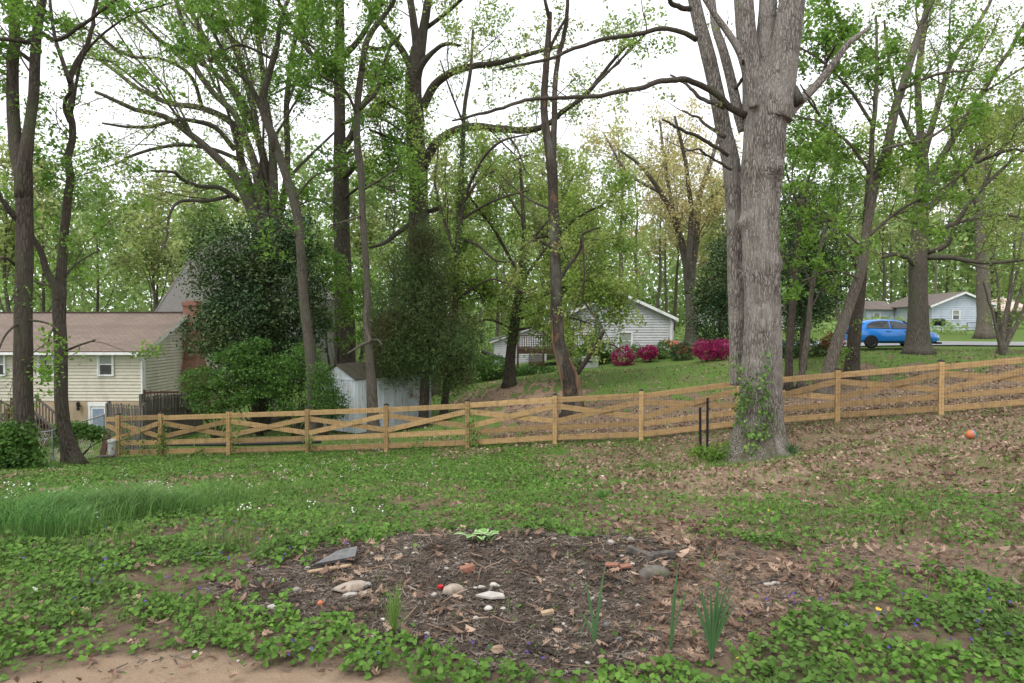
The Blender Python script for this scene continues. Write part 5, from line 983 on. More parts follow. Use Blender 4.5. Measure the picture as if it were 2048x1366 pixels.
bushy('cedar_tree', 'feathery olive green cedar behind the rail fence right of the shed', 'tree', 845, 25.5, [(845,540,66,60,0,1.5),(830,610,95,66,0,2.4),(800,680,70,60,-.3,1.6),(880,680,84,70,0,2.0),(905,740,52,55,0,1.2),(790,720,50,42,0,.9),(845,480,36,36,0,.6),(760,670,30,40,0,.5)], 'cedar', 3300, 13, (.17,.17,.24), .18, 32, stems=46, trunk=[(848,840,22),(850,740,18),(846,640,14),(845,540,9),(844,480,4)], asp=.16, up=-.1, shell=.15)
bushy('evergreen_tree', 'dark evergreen left of the big oak above the magenta azaleas', 'tree', 1440, 38, [(1432,640,50,60,0,2),(1440,570,42,50,0,1.4),(1450,510,30,40,0,.9),(1415,600,30,30,0,.6),(1460,620,30,70,1,1)], 'holly', 900, 13, (.25,.25,.15), .15, 33, stems=12, trunk=[(1443,715,13),(1443,650,11),(1446,560,7),(1450,490,3)])
bushy('evergreen_tree', 'dark evergreen filling the gap right of the big oak', 'tree', 1606, 29, [(1600,420,44,60,0,1.2),(1600,520,56,60,0,1.6),(1625,600,56,56,0,1.4),(1660,520,46,60,0,1.1),(1590,620,34,50,.5,.8)], 'holly', 1300, 13, (.2,.2,.12), .12, 34, stems=16, trunk=[(1606,750,16),(1608,650,14),(1606,520,9),(1600,380,4)], shell=.3)
for k, (px, d, bl, lb, sz) in enumerate((
  (520, 26, [(505,690,42,12,-.8,.8),(470,715,44,14,-1.0,.9),(545,722,36,12,-.7,.7),(500,745,58,14,-1.1,1.1),(455,765,36,12,-.9,.6),(530,780,52,14,-1.1,.9),(480,800,40,14,-1,.6)], 'layered light green shrub in front of the holly', .12),
  (590, 25, [(590,790,46,44,0,1),(610,720,34,40,0,.8),(570,745,36,34,0,.7)], 'leafy green shrub touching the left side of the shed', .11),
  (430, 26, [(430,800,56,40,0,1),(400,760,40,36,0,.7)], 'dark green shrub between the picket fence and the holly', .10),
  (650, 23.5, [(650,790,26,36,0,.5),(668,810,20,30,0,.4),(640,750,16,24,0,.2)], 'thin vine like shrub climbing the front of the shed', .08),
  (995, 36, [(990,735,42,26,0,1),(955,740,36,30,0,.9),(1060,745,60,16,0,1)], 'low green brush below the brown deck', .14),
  (1160, 38.5, [(1175,715,28,26,0,1),(1205,705,26,26,0,.9),(1190,680,16,18,0,.3)], 'green shrub right of the deck lattice', .13),
  (680, 30, [(690,560,60,50,0,1),(650,520,40,40,0,.6),(730,600,50,45,0,.8),(700,650,70,50,0,1)], 'bright green understory thicket behind the shed', .13))):
    bushy('shrub', lb, 'shrub', px, d, bl, 'shrub' if k != 6 else 'maple', 420, 11, (.13,.13,.06), sz, 40 + k, stems=9)
bushy('azalea_bush', 'round magenta azalea nearest the deck', 'bush', 1247, 36.5, [(1247,716,20,22,0,1)], 'azalea', 420, 6, (.05,.05,.04), .085, 51, stems=5, shell=.55)
bushy('azalea_bush', 'magenta azalea between two green shrubs below the house window', 'bush', 1299, 37.2, [(1298,706,22,17,0,1)], 'azalea', 420, 6, (.05,.05,.04), .085, 52, stems=5, shell=.55)
bushy('azalea_bush', 'widest magenta azalea hedge just left of the big oak', 'bush', 1428, 34, [(1410,700,28,21,0,1),(1445,698,30,21,0,1)], 'azalea', 1000, 6, (.05,.05,.04), .08, 53, stems=7, shell=.55)
bushy('azalea_bush', 'coral pink azalea at the right corner of the grey house', 'bush', 1367, 40, [(1362,697,22,13,0,1),(1345,688,20,8,0,.5)], 'coral', 300, 6, (.05,.05,.04), .09, 54, stems=5, shell=.55)
bushy('green_bush', 'round clipped green bush right of the coral azalea', 'bush', 1366, 36.5, [(1366,705,22,20,0,1)], 'holly', 420, 7, (.05,.05,.04), .08, 55, stems=5)
bushy('green_bush', 'green bush between the two smaller magenta azaleas and the house', 'bush', 1330, 38, [(1328,700,24,22,0,1),(1270,705,14,18,0,.6)], 'shrub', 420, 7, (.06,.06,.04), .09, 56, stems=5)
bushy('azalea_bush', 'small red azalea in the hedge beside the blue car', 'bush', 1668, 31, [(1666,684,20,15,0,1)], 'redl', 200, 6, (.06,.06,.05), .09, 57, stems=5)
bushy('green_hedge', 'dark low hedge between the oak and the blue car', 'hedge', 1610, 32.5, [(1580,697,26,18,0,1),(1620,695,30,22,0,1),(1655,700,26,20,0,.8)], 'holly', 500, 9, (.09,.09,.06), .10, 58, stems=7)
bushy('shrub', 'green shrub at the left edge in front of the chain link fence', 'shrub', 22, 15.5, [(15,880,40,34,0,1),(30,925,34,28,0,1)], 'shrub', 480, 10, (.16,.16,.09), .10, 59, stems=12, shell=.05)
bushy('vine_shrub', 'vine tangle hanging over the chain link fence near the slim wavy tree', 'shrub', 150, 19.5, [(150,858,44,12,0,1),(185,866,26,14,0,.6),(128,880,20,18,0,.4)], 'shrub', 380, 9, (.10,.06,.06), .085, 60, stems=6)
bushy('weed_clump', 'leafy weed clump at the foot of the black metal posts', 'plant', 1415, 14.2, [(1405,905,24,10,0,1),(1432,912,22,12,0,.8),(1440,895,10,12,0,.3)], 'maple', 150, 7, (.12,.12,.05), .06, 61, stems=6, shell=.02)
# ivy and vines on the left rail fence
rng = np.random.default_rng(3); C = []
for i, (t0, n, hh) in enumerate(((.2,90,1.2),(1.05,120,1.1),(1.0,60,.6),(2.1,60,.9),(3.05,50,.5),(5.06,90,1.1),(5.1,60,.4),(1.6,60,.3),(.6,60,.9),(4.4,30,.3))):
    k = int(t0); A, B = PX[k], PX[k + 1]; p = A + (B - A) * (t0 - k)
    C.append(p + fn * .1 + np.stack([rng.normal(0, .10, n) * fdir[0], rng.normal(0, .05, n), np.abs(rng.normal(hh * .5, hh * .35, n))], -1))
g = Geo(); g.add(*leaves(rng, np.vstack(C), .07, .1, .8, 1)); solo('vine', g, M['ivy'], 'sparse green vines creeping over the left half of the rail fence', 'vine', tuple(PX[1]))
# ---------------------------------------------------------------- woods behind
def proto(label, H, rad, leaf, seed, px, depth, bark='bark2', dens=1.0, leafs=.34, leafn=7, t0=.3, group='spring trees in the woods behind the houses', nl=9, r0=.17):
    rng = np.random.default_rng(seed); t = thing('woodland_tree', label, 'tree', (0, 0, 0), group=None)
    z = np.linspace(0, H, 7); x = np.cumsum(rng.normal(size=7)) * .12 * H / 12; y = np.cumsum(rng.normal(size=7)) * .1 * H / 12; P = np.stack([x - x[0], y - y[0], z], -1); rr = r0 * (1 - z / H * .85)
    Q, r, L = resamp(P, rr, 18); g = Geo(); g.tube(Q - np.array((0, 0, .3)), r, 8); part('trunk', g, M[bark], t, smooth=True)
    idx = np.zeros(nl, int); tt = np.linspace(t0, .95, nl); LPp, LRr = grow(rng, Q[None], r[None], idx, tt, rad * rng.uniform(.7, 1.1, nl) * (1.25 - .6 * tt), .9, .5, 14, .07, rmin=.02)
    g = Geo(); tubes(g, LPp, LRr, 5)
    LPa = np.concatenate([LPp, np.stack([np.interp(np.linspace(8, 17, 14), np.arange(18), Q[:, i]) for i in range(3)], -1)[None]]); LRa = np.concatenate([LRr, np.interp(np.linspace(8, 17, 14), np.arange(18), r)[None]])
    LLa = np.linalg.norm(LPa[:, -1] - LPa[:, 0], axis=1)
    tw, lf = branching(rng, LPa, LRa, LLa, np.full(len(LPa), 1.5), dens=dens * .62, leafn=leafn, leafs=leafs, lmax=rad * .8, spread=.42, rmin=.012, up=.15, l3=.75, lm=3.0)
    for V, F in zip(tw.V, [0]): pass
    part('limbs', g, M[bark], t, smooth=True); part('twigs', tw, M['twigl'], t, kind='stuff'); part('crown', lf, M[leaf], t); TRI[0] += sum(len(f) for f in tw.F) * 2 + sum(len(f) for f in lf.F) * 2
    b = gp(px, depth); t.location = tuple(b); return t
PR = [proto('tall bright green tree rising behind the cream house roof, left of its vent', 16, 5.0, 'farg', 101, 90, 52), proto('pale green tree behind the ridge of the cream house, just left of the brick chimney', 14, 4.6, 'fary', 102, 300, 56, leafn=8),
      proto('airy pale tree standing above the grey house roof', 19, 5.0, 'fary', 103, 1245, 62, dens=.8, leafn=5, r0=.26), proto('golden leaved woodland tree left of the grey forked tree', 17, 5.2, 'gold', 104, 1330, 72, leafn=6), proto('almost bare woodland tree in the gap right of the grey house', 17, 4.0, 'fary', 105, 1310, 66, dens=.9, leafn=2, r0=.2)]
SPOT = [(0,200,60,1.0,.3,'farg','bright green tree behind the middle of the cream house roof'),(1,10,48,1.1,1.4,'fary','pale green tree at the far left edge of the woods'),(1,395,64,1.25,2.2,'farg','fresh green tree showing above the brick chimney'),(0,440,72,1.1,4,'fary','light green tree behind the fan shaped tree'),
 (4,330,58,.8,3,'fary','thin reddish grey tree just left of the brick chimney'),(0,620,56,1.0,5,'farg','green tree between the fan shaped tree and the leaning slender tree'),(1,720,60,1.15,.8,'fary','yellow green tree behind the straight thick oak'),(0,790,50,.9,2,'farg','green tree behind the cedar top'),
 (1,900,58,1.1,3.1,'fary','yellowish tree between the middle oak and the ivy clad tree'),(0,990,54,.95,4.4,'farg','bright green tree behind the brown deck'),(1,1080,60,1.1,5.2,'fary','pale green tree behind the flaking bark tree'),(0,1150,66,1.0,1.2,'fary','light green tree above the left roof slope of the grey house'),
 (3,1420,80,.9,1.0,'gold','golden tree farther back behind the dark evergreen left of the oak'),(4,1285,70,1.1,2.6,'fary','tall nearly bare tree above the grey house ridge'),(4,1345,76,1.05,4.6,'fary','slim bare tree beside the golden woodland tree'),(1,1450,74,1.0,2.9,'fary','pale tree seen directly left of the big oak trunk'),
 (0,1580,66,1.1,.9,'farg','green tree behind the evergreen right of the oak'),(1,1680,60,1.1,2.4,'farg','bright green tree above the blue car'),(0,1760,76,1.2,3.6,'fary','light green tree behind the trunk by the blue car'),(1,1800,90,1.3,5.5,'fary','yellow green tree far behind the pale blue house left side'),
 (0,1900,84,1.2,.2,'farg','green tree rising behind the pale blue house ridge'),(1,1990,82,1.3,1.9,'farg','green tree behind the pale pink gazebo'),(0,2070,70,1.2,3.3,'fary','light green tree at the right edge of the woods'),(3,1935,95,1.1,4.9,'gold','golden tree far behind the pale blue house')]
for k, px, d, sc, rz, lf_, lb in SPOT:
    clone(PR[k], tuple(gp(px, d)), rz, sc, lb, {'crown': M[lf_]})
# far wood that reads as one mass
rng = np.random.default_rng(9); n = 105000
a = rng.uniform(-.86, .86, n); d = rng.uniform(78, 120, n); x = a * d; hmax = 12.5 + 10 * fbm(x * .045, d * .04, 0, 2, 3) - 5.5 * np.exp(-((a - .22) / .13) ** 2) - 3.0 * (a > .3); z = G(x, d, False) + hmax * rng.uniform(0, 1, n) ** 1.15
k = fbm(x * .22, d * .3, z * .3, 8, 2) > .22 + .16 * (z - G(x, d, False)) / hmax; C = np.stack([x, d, z], -1)[k]; g = Geo(); g.add(*leaves(rng, C, .62, .1, .8)); solo('distant_woods', g, M['farg'], 'hazy light green woods behind the houses', 'woods', kind='stuff')
g = Geo(); m = 45; a = rng.uniform(-.86, .86, m); d = rng.uniform(70, 118, m); x = a * d; z0 = G(x, d, False); h = rng.uniform(9, 17, m); P = np.stack([np.stack([x, d, z0 - .3], -1), np.stack([x + rng.normal(size=m) * .3, d, z0 + h * .5], -1), np.stack([x + rng.normal(size=m) * .7, d, z0 + h], -1)], 1)
tubes(g, P, np.stack([np.full(m, .2), np.full(m, .14), np.full(m, .05)], 1) * rng.uniform(.6, 1.3, m)[:, None], 5); solo('distant_trunks', g, M['barkl'], 'many far grey trunks inside the distant woods', 'trunks', kind='stuff')
# understory belt at 44-75 m
n = 26000; a = rng.uniform(-.85, .85, n); d = rng.uniform(52, 76, n); x = a * d; ok = ((a < .02) | ((a > .24) & (a < .30)) | (a > .42)) & (x + 20.5 > -60); C = []
hm = 3.2 * fbm(x * .12, d * .1, 0, 4, 3) + np.where(a < -.1, 2.0, .4); hm = np.where(a > .24, hm * .5, hm); z = G(x, d, False) + hm * rng.uniform(0, 1, n); inb = (x > 36) & (x < 50) & (d < 75)
C = np.stack([x, d, z], -1)[ok & ~inb]; g = Geo(); g.add(*leaves(rng, C, .32, .4, .7)); solo('undergrowth', g, M['farg'], 'green undergrowth along the edge of the woods', 'undergrowth', kind='stuff')
print('TRI trees', TRI[0])
# ---------------------------------------------------------------- ground cover
rng = np.random.default_rng(55)
def scatter(n, y0, y1, marg=1.22, lo=None):
    n = int(n * 1.08)
    y = np.sqrt(rng.uniform(0, 1, n) * (y1 ** 2 - y0 ** 2) + y0 ** 2); x = rng.uniform(-1, 1, n) * (.76 * marg * y + .15); return x, y
def frame(nn, rng):
    a = nrm(np.cross(nn, rng.normal(size=nn.shape))); return a, np.cross(nn, a)
# heart shaped violet leaves, two folded halves
HL = np.array([(0, -.28), (.22, -.46), (.46, -.30), (.47, .02), (.28, .34), (0, .58)])
def hearts(x, y, z, size, tilt=.45):
    n = len(x); nn = nrm(rng.normal(size=(n, 3)) * tilt + np.array((0, -.25, 1.))); a, b = frame(nn, rng); C = np.stack([x, y, z], -1); s = size[:, None]
    Vs = []
    for u, v in [(p[0], p[1]) for p in HL] + [(-p[0], p[1]) for p in HL[1:-1]]: Vs.append(C + b * u * s + a * v * s + nn * s * (.28 * abs(u) - .12 * v * v))
    V = np.stack(Vs, 1).reshape(-1, 3); i = np.arange(n)[:, None] * 10
    return V, i + np.array([0, 1, 2, 3, 4, 5]), i + np.array([0, 5, 9, 8, 7, 6])
g = Geo(); Cv = []
for (n, y0, y1, s0) in ((42000, 2.8, 5.2, .029), (48000, 5.2, 9.5, .030)):
    x, y = scatter(n, y0, y1); c = cover(x, y)[0]; pn = fbm(x * 3.2, y * 3.2, 0, 60, 2); k = (rng.uniform(size=len(x)) < c ** 1.6 * np.clip((pn - .30) * 5, .10, 1)) ; x, y, pn = x[k], y[k], pn[k]
    z = G(x, y) + .012 + rng.uniform(0, 1, len(x)) * .075 * np.clip((pn - .25) * 2.6, .15, 1); V, F1, F2 = hearts(x, y, z, s0 * rng.uniform(.55, 1.35, len(x))); g.add(V, F1, F2)
solo('violet_groundcover', g, M['violet'], 'dense heart leaved violet ground cover over the near lawn', 'groundcover', kind='stuff')
g = Geo(); x, y = scatter(120000, 9.5, 20.5); ok = (y < 19.4 - .17 * x); c, l, dk, tn = cover(x, y); pn = fbm(x * 2.2, y * 1.6, 0, 61, 2); k = ok & (rng.uniform(size=len(x)) < c ** 1.3 * np.clip((pn - .25) * 4, .1, 1)); x, y, pn = x[k], y[k], pn[k]
C = np.stack([x, y, G(x, y) + .015 + .06 * rng.uniform(size=len(x)) * pn * 1.5], -1); g.add(*leaves(rng, C, .055, 1.2, .8)); solo('low_weeds', g, M['violet'], 'low leafy weeds covering the lawn in front of the rail fence', 'weeds', kind='stuff')
# grass blades
def blades(x, y, h, wdt, lean=.35, leanv=None):
    n = len(x); a = rng.uniform(0, 6.283, n); d = np.stack([np.cos(a), np.sin(a), np.zeros(n)], -1); s = np.stack([-np.sin(a + .6), np.cos(a + .6), np.zeros(n)], -1) * wdt[:, None] * .5; b = np.stack([x, y, G(x, y) - .004], -1); L = lean * rng.uniform(.2, 1.3, n)[:, None] * h[:, None]
    if leanv is not None: d = nrm(d * .5 + leanv)
    m = b + d * L * .3 + up * h[:, None] * .6; t = b + d * L + up * (h * (1 - .25 * lean))[:, None]
    V = np.stack([b - s, b + s, m + s * .8, m - s * .8, t], 1).reshape(-1, 3); i = np.arange(n)[:, None] * 5; return V, i + np.array([0, 1, 2, 3]), i + np.array([3, 2, 4])
g = Geo()
for (n, y0, y1, h0, w0, thr) in ((50000, 3.6, 9.0, .075, .0042, .42), (54000, 9.0, 20.0, .085, .008, .36), (46000, 18.5, 34.0, .085, .014, .30)):
    x, y = scatter(n, y0, y1, 1.14); c, l, dk, tn = cover(x, y); pn = fbm(x * 1.1 + 9, y * .9, 0, 71, 3); k = (rng.uniform(size=len(x)) < c * np.clip((pn - thr) * 7 + .12, .03, 1)); x, y = x[k], y[k]; g.add(*blades(x, y, h0 * rng.uniform(.5, 1.6, len(x)), w0 * rng.uniform(.7, 1.3, len(x)), .6))
solo('grass', g, M['grass'], 'short lawn grass growing through the weeds', 'grass', kind='stuff')
g = Geo()   # tall dark grass patch at the left
XX, YY = [], []
for px, d, sx, sy, n in ((180, 6.5, .62, .32, 3800), (290, 6.8, .55, .28, 2400), (90, 6.2, .5, .3, 1700), (405, 6.9, .16, .16, 500), (20, 5.8, .5, .3, 700), (110, 5.5, .4, .2, 700), (300, 7.8, .9, .3, 1200), (480, 7.6, .5, .3, 500)):
    p = gp(px, d); XX.append(rng.normal(p[0], sx * .6, n)); YY.append(rng.normal(p[1], sy * .7, n))
x, y = np.concatenate(XX), np.concatenate(YY); cl2 = fbm(x * 4, y * 4, 0, 3, 2); k = cl2 > .36; x, y, cl2 = x[k], y[k], cl2[k]; g.add(*blades(x, y, (.16 + .30 * cl2) * rng.uniform(.45, 1.15, len(x)), rng.uniform(.003, .0055, len(x)), .75))
solo('tall_grass', g, M['onion'], 'tall dark green grass patch on the left lawn', 'grass', kind='stuff')
g = Geo()   # tufts here and there
XX, YY = [], []
for px, d, sx, n in ((550, 9.2, .35, 400), (620, 9.0, .3, 300), (590, 7.0, .14, 160), (250, 5.2, .10, 110), (180, 5.0, .1, 110), (430, 5.0, .16, 150), (870, 9.8, .4, 300), (1310, 12.5, .12, 160), (1480, 7.2, .10, 130), (1530, 6.5, .16, 200), (1050, 7.8, .2, 160), (1700, 9.5, .2, 200), (1850, 11, .3, 260), (930, 12, .4, 300), (740, 8.0, .2, 160), (1640, 13.4, .6, 700), (1440, 13.6, .3, 260), (1560, 13.7, .12, 160), (1380, 12.0, .5, 400), (1790, 6.2, .3, 220), (1990, 9.2, .3, 220), (50, 6.0, .2, 160)):
    p = gp(px, d); XX.append(rng.normal(p[0], sx, n)); YY.append(rng.normal(p[1], sx * .8, n))
x, y = np.concatenate(XX), np.concatenate(YY); g.add(*blades(x, y, .15 * rng.uniform(.5, 1.25, len(x)), rng.uniform(.003, .006, len(x)), .6)); solo('grass_tufts', g, M['grass'], 'scattered longer grass tufts in the lawn', 'grass', kind='stuff')
# dead leaves
OL_ = np.array([(0, -.5), (.07, -.34), (.24, -.30), (.09, -.16), (.33, -.02), (.11, .06), (.27, .26), (.08, .28), (0, .52)])
def oakleaves(x, y, z, size, flat=.5):
    n = len(x); nn = nrm(rng.normal(size=(n, 3)) * flat + np.array((0, 0, 1.))); a, b = frame(nn, rng); C = np.stack([x, y, z], -1); s = size[:, None]; cu = rng.uniform(-.8, 1.7, n)[:, None]; f = rng.uniform(-.3, 1.3, n)[:, None]; Vs = []
    for sg, P in ((1, OL_), (-1, OL_[1:-1])):
        for u, v in P: Vs.append(C + b * sg * u * s + a * v * s + nn * s * (cu * v * v + f * abs(u)))
    V = np.stack(Vs, 1).reshape(-1, 3); i = np.arange(n)[:, None] * 16; return V, i + np.arange(9), i + np.array([0, 8] + list(range(15, 8, -1)))
g = Geo()
for n, y0, y1, s0 in ((14000, 2.9, 6.2, .062), (9000, 6.2, 9.0, .07)):
    x, y = scatter(n, y0, y1); c, l, dk, tn = cover(x, y); pn = fbm(x * 3, y * 3, 0, 91, 2); k = rng.uniform(size=len(x)) < np.clip(l, .045, 1) * np.clip((pn - .3) * 4, .12, 1) * 1.0; x, y, pn = x[k], y[k], pn[k]; g.add(*oakleaves(x, y, G(x, y) + .012 + rng.uniform(0, .03, len(x)), s0 * rng.uniform(.5, 1.3, len(x))))
solo('fallen_leaves', g, M['litter'], 'curled brown dead oak leaves littering the near ground', 'leaves', kind='stuff')
g = Geo(); x, y = scatter(66000, 8.6, 21); c, l, dk, tn = cover(x, y); pn = fbm(x * 2, y * 1.6, 0, 92, 2); k = (rng.uniform(size=len(x)) < np.clip(l, .03, 1) * np.clip((pn - .3) * 4, .1, 1)); x, y = x[k], y[k]
C = np.stack([x, y, G(x, y) + .02 + rng.uniform(0, .03, len(x))], -1); g.add(*leaves(rng, C, .085, .55, .6)); 
x, y = scatter(26000, 18, 34); c, l, dk, tn = cover(x, y); k = (rng.uniform(size=len(x)) < l * .8) ; x, y = x[k], y[k]; C = np.stack([x, y, G(x, y) + .03], -1); g.add(*leaves(rng, C, .12, .9, .6))
solo('leaf_litter', g, M['litter'], 'brown leaf litter spread under the oak and along the rail fence', 'leaves', kind='stuff')
# mulch chips and twigs on the mound
g = Geo(); x = rng.uniform(-2.3, 2.6, 60000); y = rng.uniform(3.1, 5.7, 60000); c, l, dk, tn = cover(x, y); k = rng.uniform(size=len(x)) < np.clip(dk, 0, 1) * .64 + l * .12 + tn * .03; x, y = x[k], y[k]; n = len(x)
a = rng.uniform(0, 6.283, n); t = np.stack([np.cos(a), np.sin(a), rng.normal(0, .22, n)], -1); sL = (rng.gamma(1.6, .006, n) + .004)[:, None]; s2 = np.stack([-np.sin(a), np.cos(a), rng.normal(0, .3, n)], -1) * (rng.uniform(.001, .0045, n))[:, None]; C = np.stack([x, y, G(x, y) + rng.uniform(.002, .014, n)], -1); h = up * .003
V = np.stack([C - t * sL - s2, C + t * sL - s2, C + t * sL * .9 + s2, C - t * sL + s2 * .7, C - t * sL - s2 + h, C + t * sL - s2 + h, C + t * sL * .9 + s2 + h, C - t * sL + s2 * .7 + h], 1).reshape(-1, 3); i = np.arange(n)[:, None] * 8
g.add(V, np.concatenate([i + np.array(q) for q in ((4, 5, 6, 7), (0, 1, 5, 4), (3, 7, 6, 2), (1, 2, 6, 5))])); solo('wood_mulch', g, M['mulch'], 'dark wood mulch chips covering the planting mound', 'mulch', kind='stuff')
g = Geo(); n = 420; x = rng.uniform(-2.4, 3.2, n); y = rng.uniform(3.1, 6.2, n); c, l, dk, tn = cover(x, y); k = (dk + l) > .5; x, y = x[k], y[k]; n = len(x); a = rng.uniform(0, 6.283, n); L = rng.uniform(.04, .20, n)
P = np.stack([np.stack([x + np.cos(a) * L * (q - .5) + rng.normal(0, .006, n), y + np.sin(a) * L * (q - .5), G(x + np.cos(a) * L * (q - .5), y + np.sin(a) * L * (q - .5)) + .014 + rng.uniform(0, .012, n)], -1) for q in (0, .35, .7, 1)], 1); tubes(g, P, np.full((n, 4), .0022) * rng.uniform(.6, 1.8, n)[:, None], 4); solo('fallen_twigs', g, M['litter'], 'thin dry twigs scattered over the mound', 'twigs', kind='stuff')
# pebbles
def rock(g, c, r, seed, n=10, flat=.7, rz=0, sharp=.25):
    a = np.arange(n) * 2 * math.pi / n; V = [[0, 0, -1]]; 
    for ph in (-.6, -.1, .45, .85): 
        V += [[math.cos(t) * math.sqrt(max(0, 1 - ph * ph)), math.sin(t) * math.sqrt(max(0, 1 - ph * ph)), ph] for t in a]
    V += [[0, 0, 1]]; V = np.array(V); V = V * (1 + sharp * (vnoise(V[:, 0] * 1.6 + seed * 7.3, V[:, 1] * 1.6, V[:, 2] * 1.6, seed) - .5) * 2)[:, None]; V = V * np.array(r); cs, sn = math.cos(rz), math.sin(rz); V = np.stack([V[:, 0] * cs - V[:, 1] * sn, V[:, 0] * sn + V[:, 1] * cs, V[:, 2]], -1) + np.array(c)
    F = [(1 + k * n + j, 1 + k * n + (j + 1) % n, 1 + (k + 1) * n + (j + 1) % n, 1 + (k + 1) * n + j) for k in range(3) for j in range(n)]; T = [(0, 1 + (j + 1) % n, 1 + j) for j in range(n)] + [(1 + 4 * n, 1 + 3 * n + j, 1 + 3 * n + (j + 1) % n) for j in range(n)]; g.add(V, F, T)
g = Geo(); n = 150; x = rng.uniform(-2.2, 2.4, n); y = rng.uniform(3.2, 5.4, n); c, l, dk, tn = cover(x, y); k = (dk > .5) | (tn > .5); x, y = x[k], y[k]
for q in range(len(x)): r = rng.gamma(2, .004) + .004; rock(g, (x[q], y[q], G(x[q], y[q]) + r * .5), (r * 1.2, r, r * .8), q, 6)
M['pebble'] = mat_leaf('pebbles', (.42, .38, .33), (.25, .23, .21), (.5, .47, .42), trans=0, rough=.8); solo('pebbles', g, M['pebble'], 'small pale pebbles scattered in the mulch', 'pebbles', kind='stuff', smooth=True)
# small flowers
def flower(g, C, r, petals=5):
    for c in C:
        a = rng.uniform(0, 6.28); nn = nrm(rng.normal(size=3) * .5 + np.array((0, -.5, .6))); u = nrm(np.cross(nn, rng.normal(size=3))); v = np.cross(nn, u)
        for k in range(petals): t = a + k * 2 * math.pi / petals; d = u * math.cos(t) + v * math.sin(t); e = -u * math.sin(t) + v * math.cos(t); g.add([c, c + d * r * .6 + e * r * .4, c + d * r + nn * r * .15, c + d * r * .6 - e * r * .4], [(0, 1, 2, 3)])
def fl(name, mat, label, spots, r, h): 
    g = Geo(); C = []
    for px, d in spots: p = gp(px, d); C.append(p + up * h * rng.uniform(.7, 1.2))
    flower(g, C, r); solo(name, g, mat, label, 'flowers', kind='stuff')
vs = [(rng.uniform(560, 1100), rng.uniform(3.1, 3.35)) for _ in range(16)] + [(rng.uniform(1500, 2040), rng.uniform(3.2, 3.9)) for _ in range(34)] + [(rng.uniform(20, 700), rng.uniform(3.7, 6.0)) for _ in range(60)]
fl('violet_flowers', M['flower_v'], 'tiny purple violet flowers among the heart shaped leaves', vs, .009, .07)
ws = [(40, 7.0), (48, 7.1), (15, 6.9), (10, 7.0), (22, 6.9), (60, 7.0), (300, 9.4), (306, 9.5), (292, 9.4), (750, 19.0), (756, 19.1), (620, 18.8), (850, 9), (480, 6.3), (488, 6.2), (500, 6.4)] + [(rng.uniform(0, 900), rng.uniform(6, 18)) for _ in range(50)]
g = Geo(); st2 = Geo(); C = []
for px, d in ws:
    p = gp(px, d)
    for _ in range(5): q = p + up * rng.uniform(.14, .24) * (1.4 if px < 65 and d < 8 else .6) + rng.normal(size=3) * (.025, .02, .008); C.append(q)
    st2.tube([p, p + up * .12, q], .002, 3, False)
flower(g, C, .009); fw = solo('white_wildflowers', g, M['flower_w'], 'small white wildflower heads standing above the lawn', 'flowers', kind='stuff'); solo('flower_stalks', st2, M['grass'], 'thin green stalks of the white wildflowers', 'stalks', kind='stuff')
fl('yellow_flowers', M['flower_y'], 'few tiny yellow flowers among the weeds', [(1762, 3.65), (1766, 3.6), (137, 3.55), (1480, 3.15), (1500, 6.2), (1520, 6.3), (1540, 6.1), (40, 6.5)], .012, .08)
def D(py): # distance at which the mound is seen at photo height py (along the middle)
    ds = np.linspace(3, 7, 400); P = np.stack([np.zeros(400), ds, G(np.zeros(400), ds, False)], -1); q = project(P)[1]; return float(ds[np.argmin(np.abs(q - py))])
# strap leaved plants
def straps(name, label, cat, px, d, leaves_, mat='strap', w0=.0065):
    p = gp(px, d); t = thing(name, label, cat, tuple(p)); 
    for (dx, dy, h, bend, wl) in leaves_:
        K = 9; s = np.linspace(0, 1, K); wv = w0 * wl * np.where(s < .7, 1, 1 - (s - .7) / .3 * .95); P = np.stack([p[0] + dx * s ** 1.5, p[1] + dy * s ** 1.5, p[2] - .01 + h * (s - bend * np.clip(s - .55, 0, 1) ** 2 * 3.5)], -1); a = rng.uniform(-.5, .5); sd_ = np.array((math.cos(a), math.sin(a), 0)); nn = np.array((-math.sin(a), math.cos(a), 0)); V = []
        for k in range(K): V += [P[k] - sd_ * wv[k], P[k] - nn * wv[k] * .35, P[k] + sd_ * wv[k]]
        g = Geo(); g.add(V, [(3 * k + q, 3 * k + q + 1, 3 * k + q + 4, 3 * k + q + 3) for k in range(K - 1) for q in (0, 1)]); part('leaf', g, M[mat], t, smooth=True, world=True)
    return t
straps('daffodil_plant', 'two upright strap leaves and one folded leaf, left clump on the mound', 'plant', 1192, 3.42, [(-.055,0,.36,.0,1),(.055,.02,.42,.0,.9),(.03,0,.25,.0,.8),(-.12,.01,.26,.9,.9),(-.08,.02,.20,1.4,.8),(.0,0,.16,.2,.7)])
straps('daffodil_plant', 'slim strap leaved clump in the middle, two blades leaning right', 'plant', 1345, 3.36, [(.035,0,.44,.0,1.1),(.10,.01,.36,.1,.7),(.015,.01,.30,0,.9),(.02,-.01,.33,.0,.8)])
straps('daffodil_plant', 'fullest strap leaved clump nearest the violet patch at lower right', 'plant', 1428, 3.25, [(rng.uniform(-.11,.14), rng.uniform(-.03,.03), rng.uniform(.26,.46), rng.uniform(0,.3), rng.uniform(.6,1.1)) for _ in range(22)])
straps('grass_clump', 'thin wispy grass clump on the left side of the mound', 'plant', 785, 3.5, [(rng.normal(0,.06), rng.uniform(-.06,.06), rng.uniform(.10,.36), rng.uniform(0,.9), rng.uniform(.14,.26)) for _ in range(70)], 'grass')
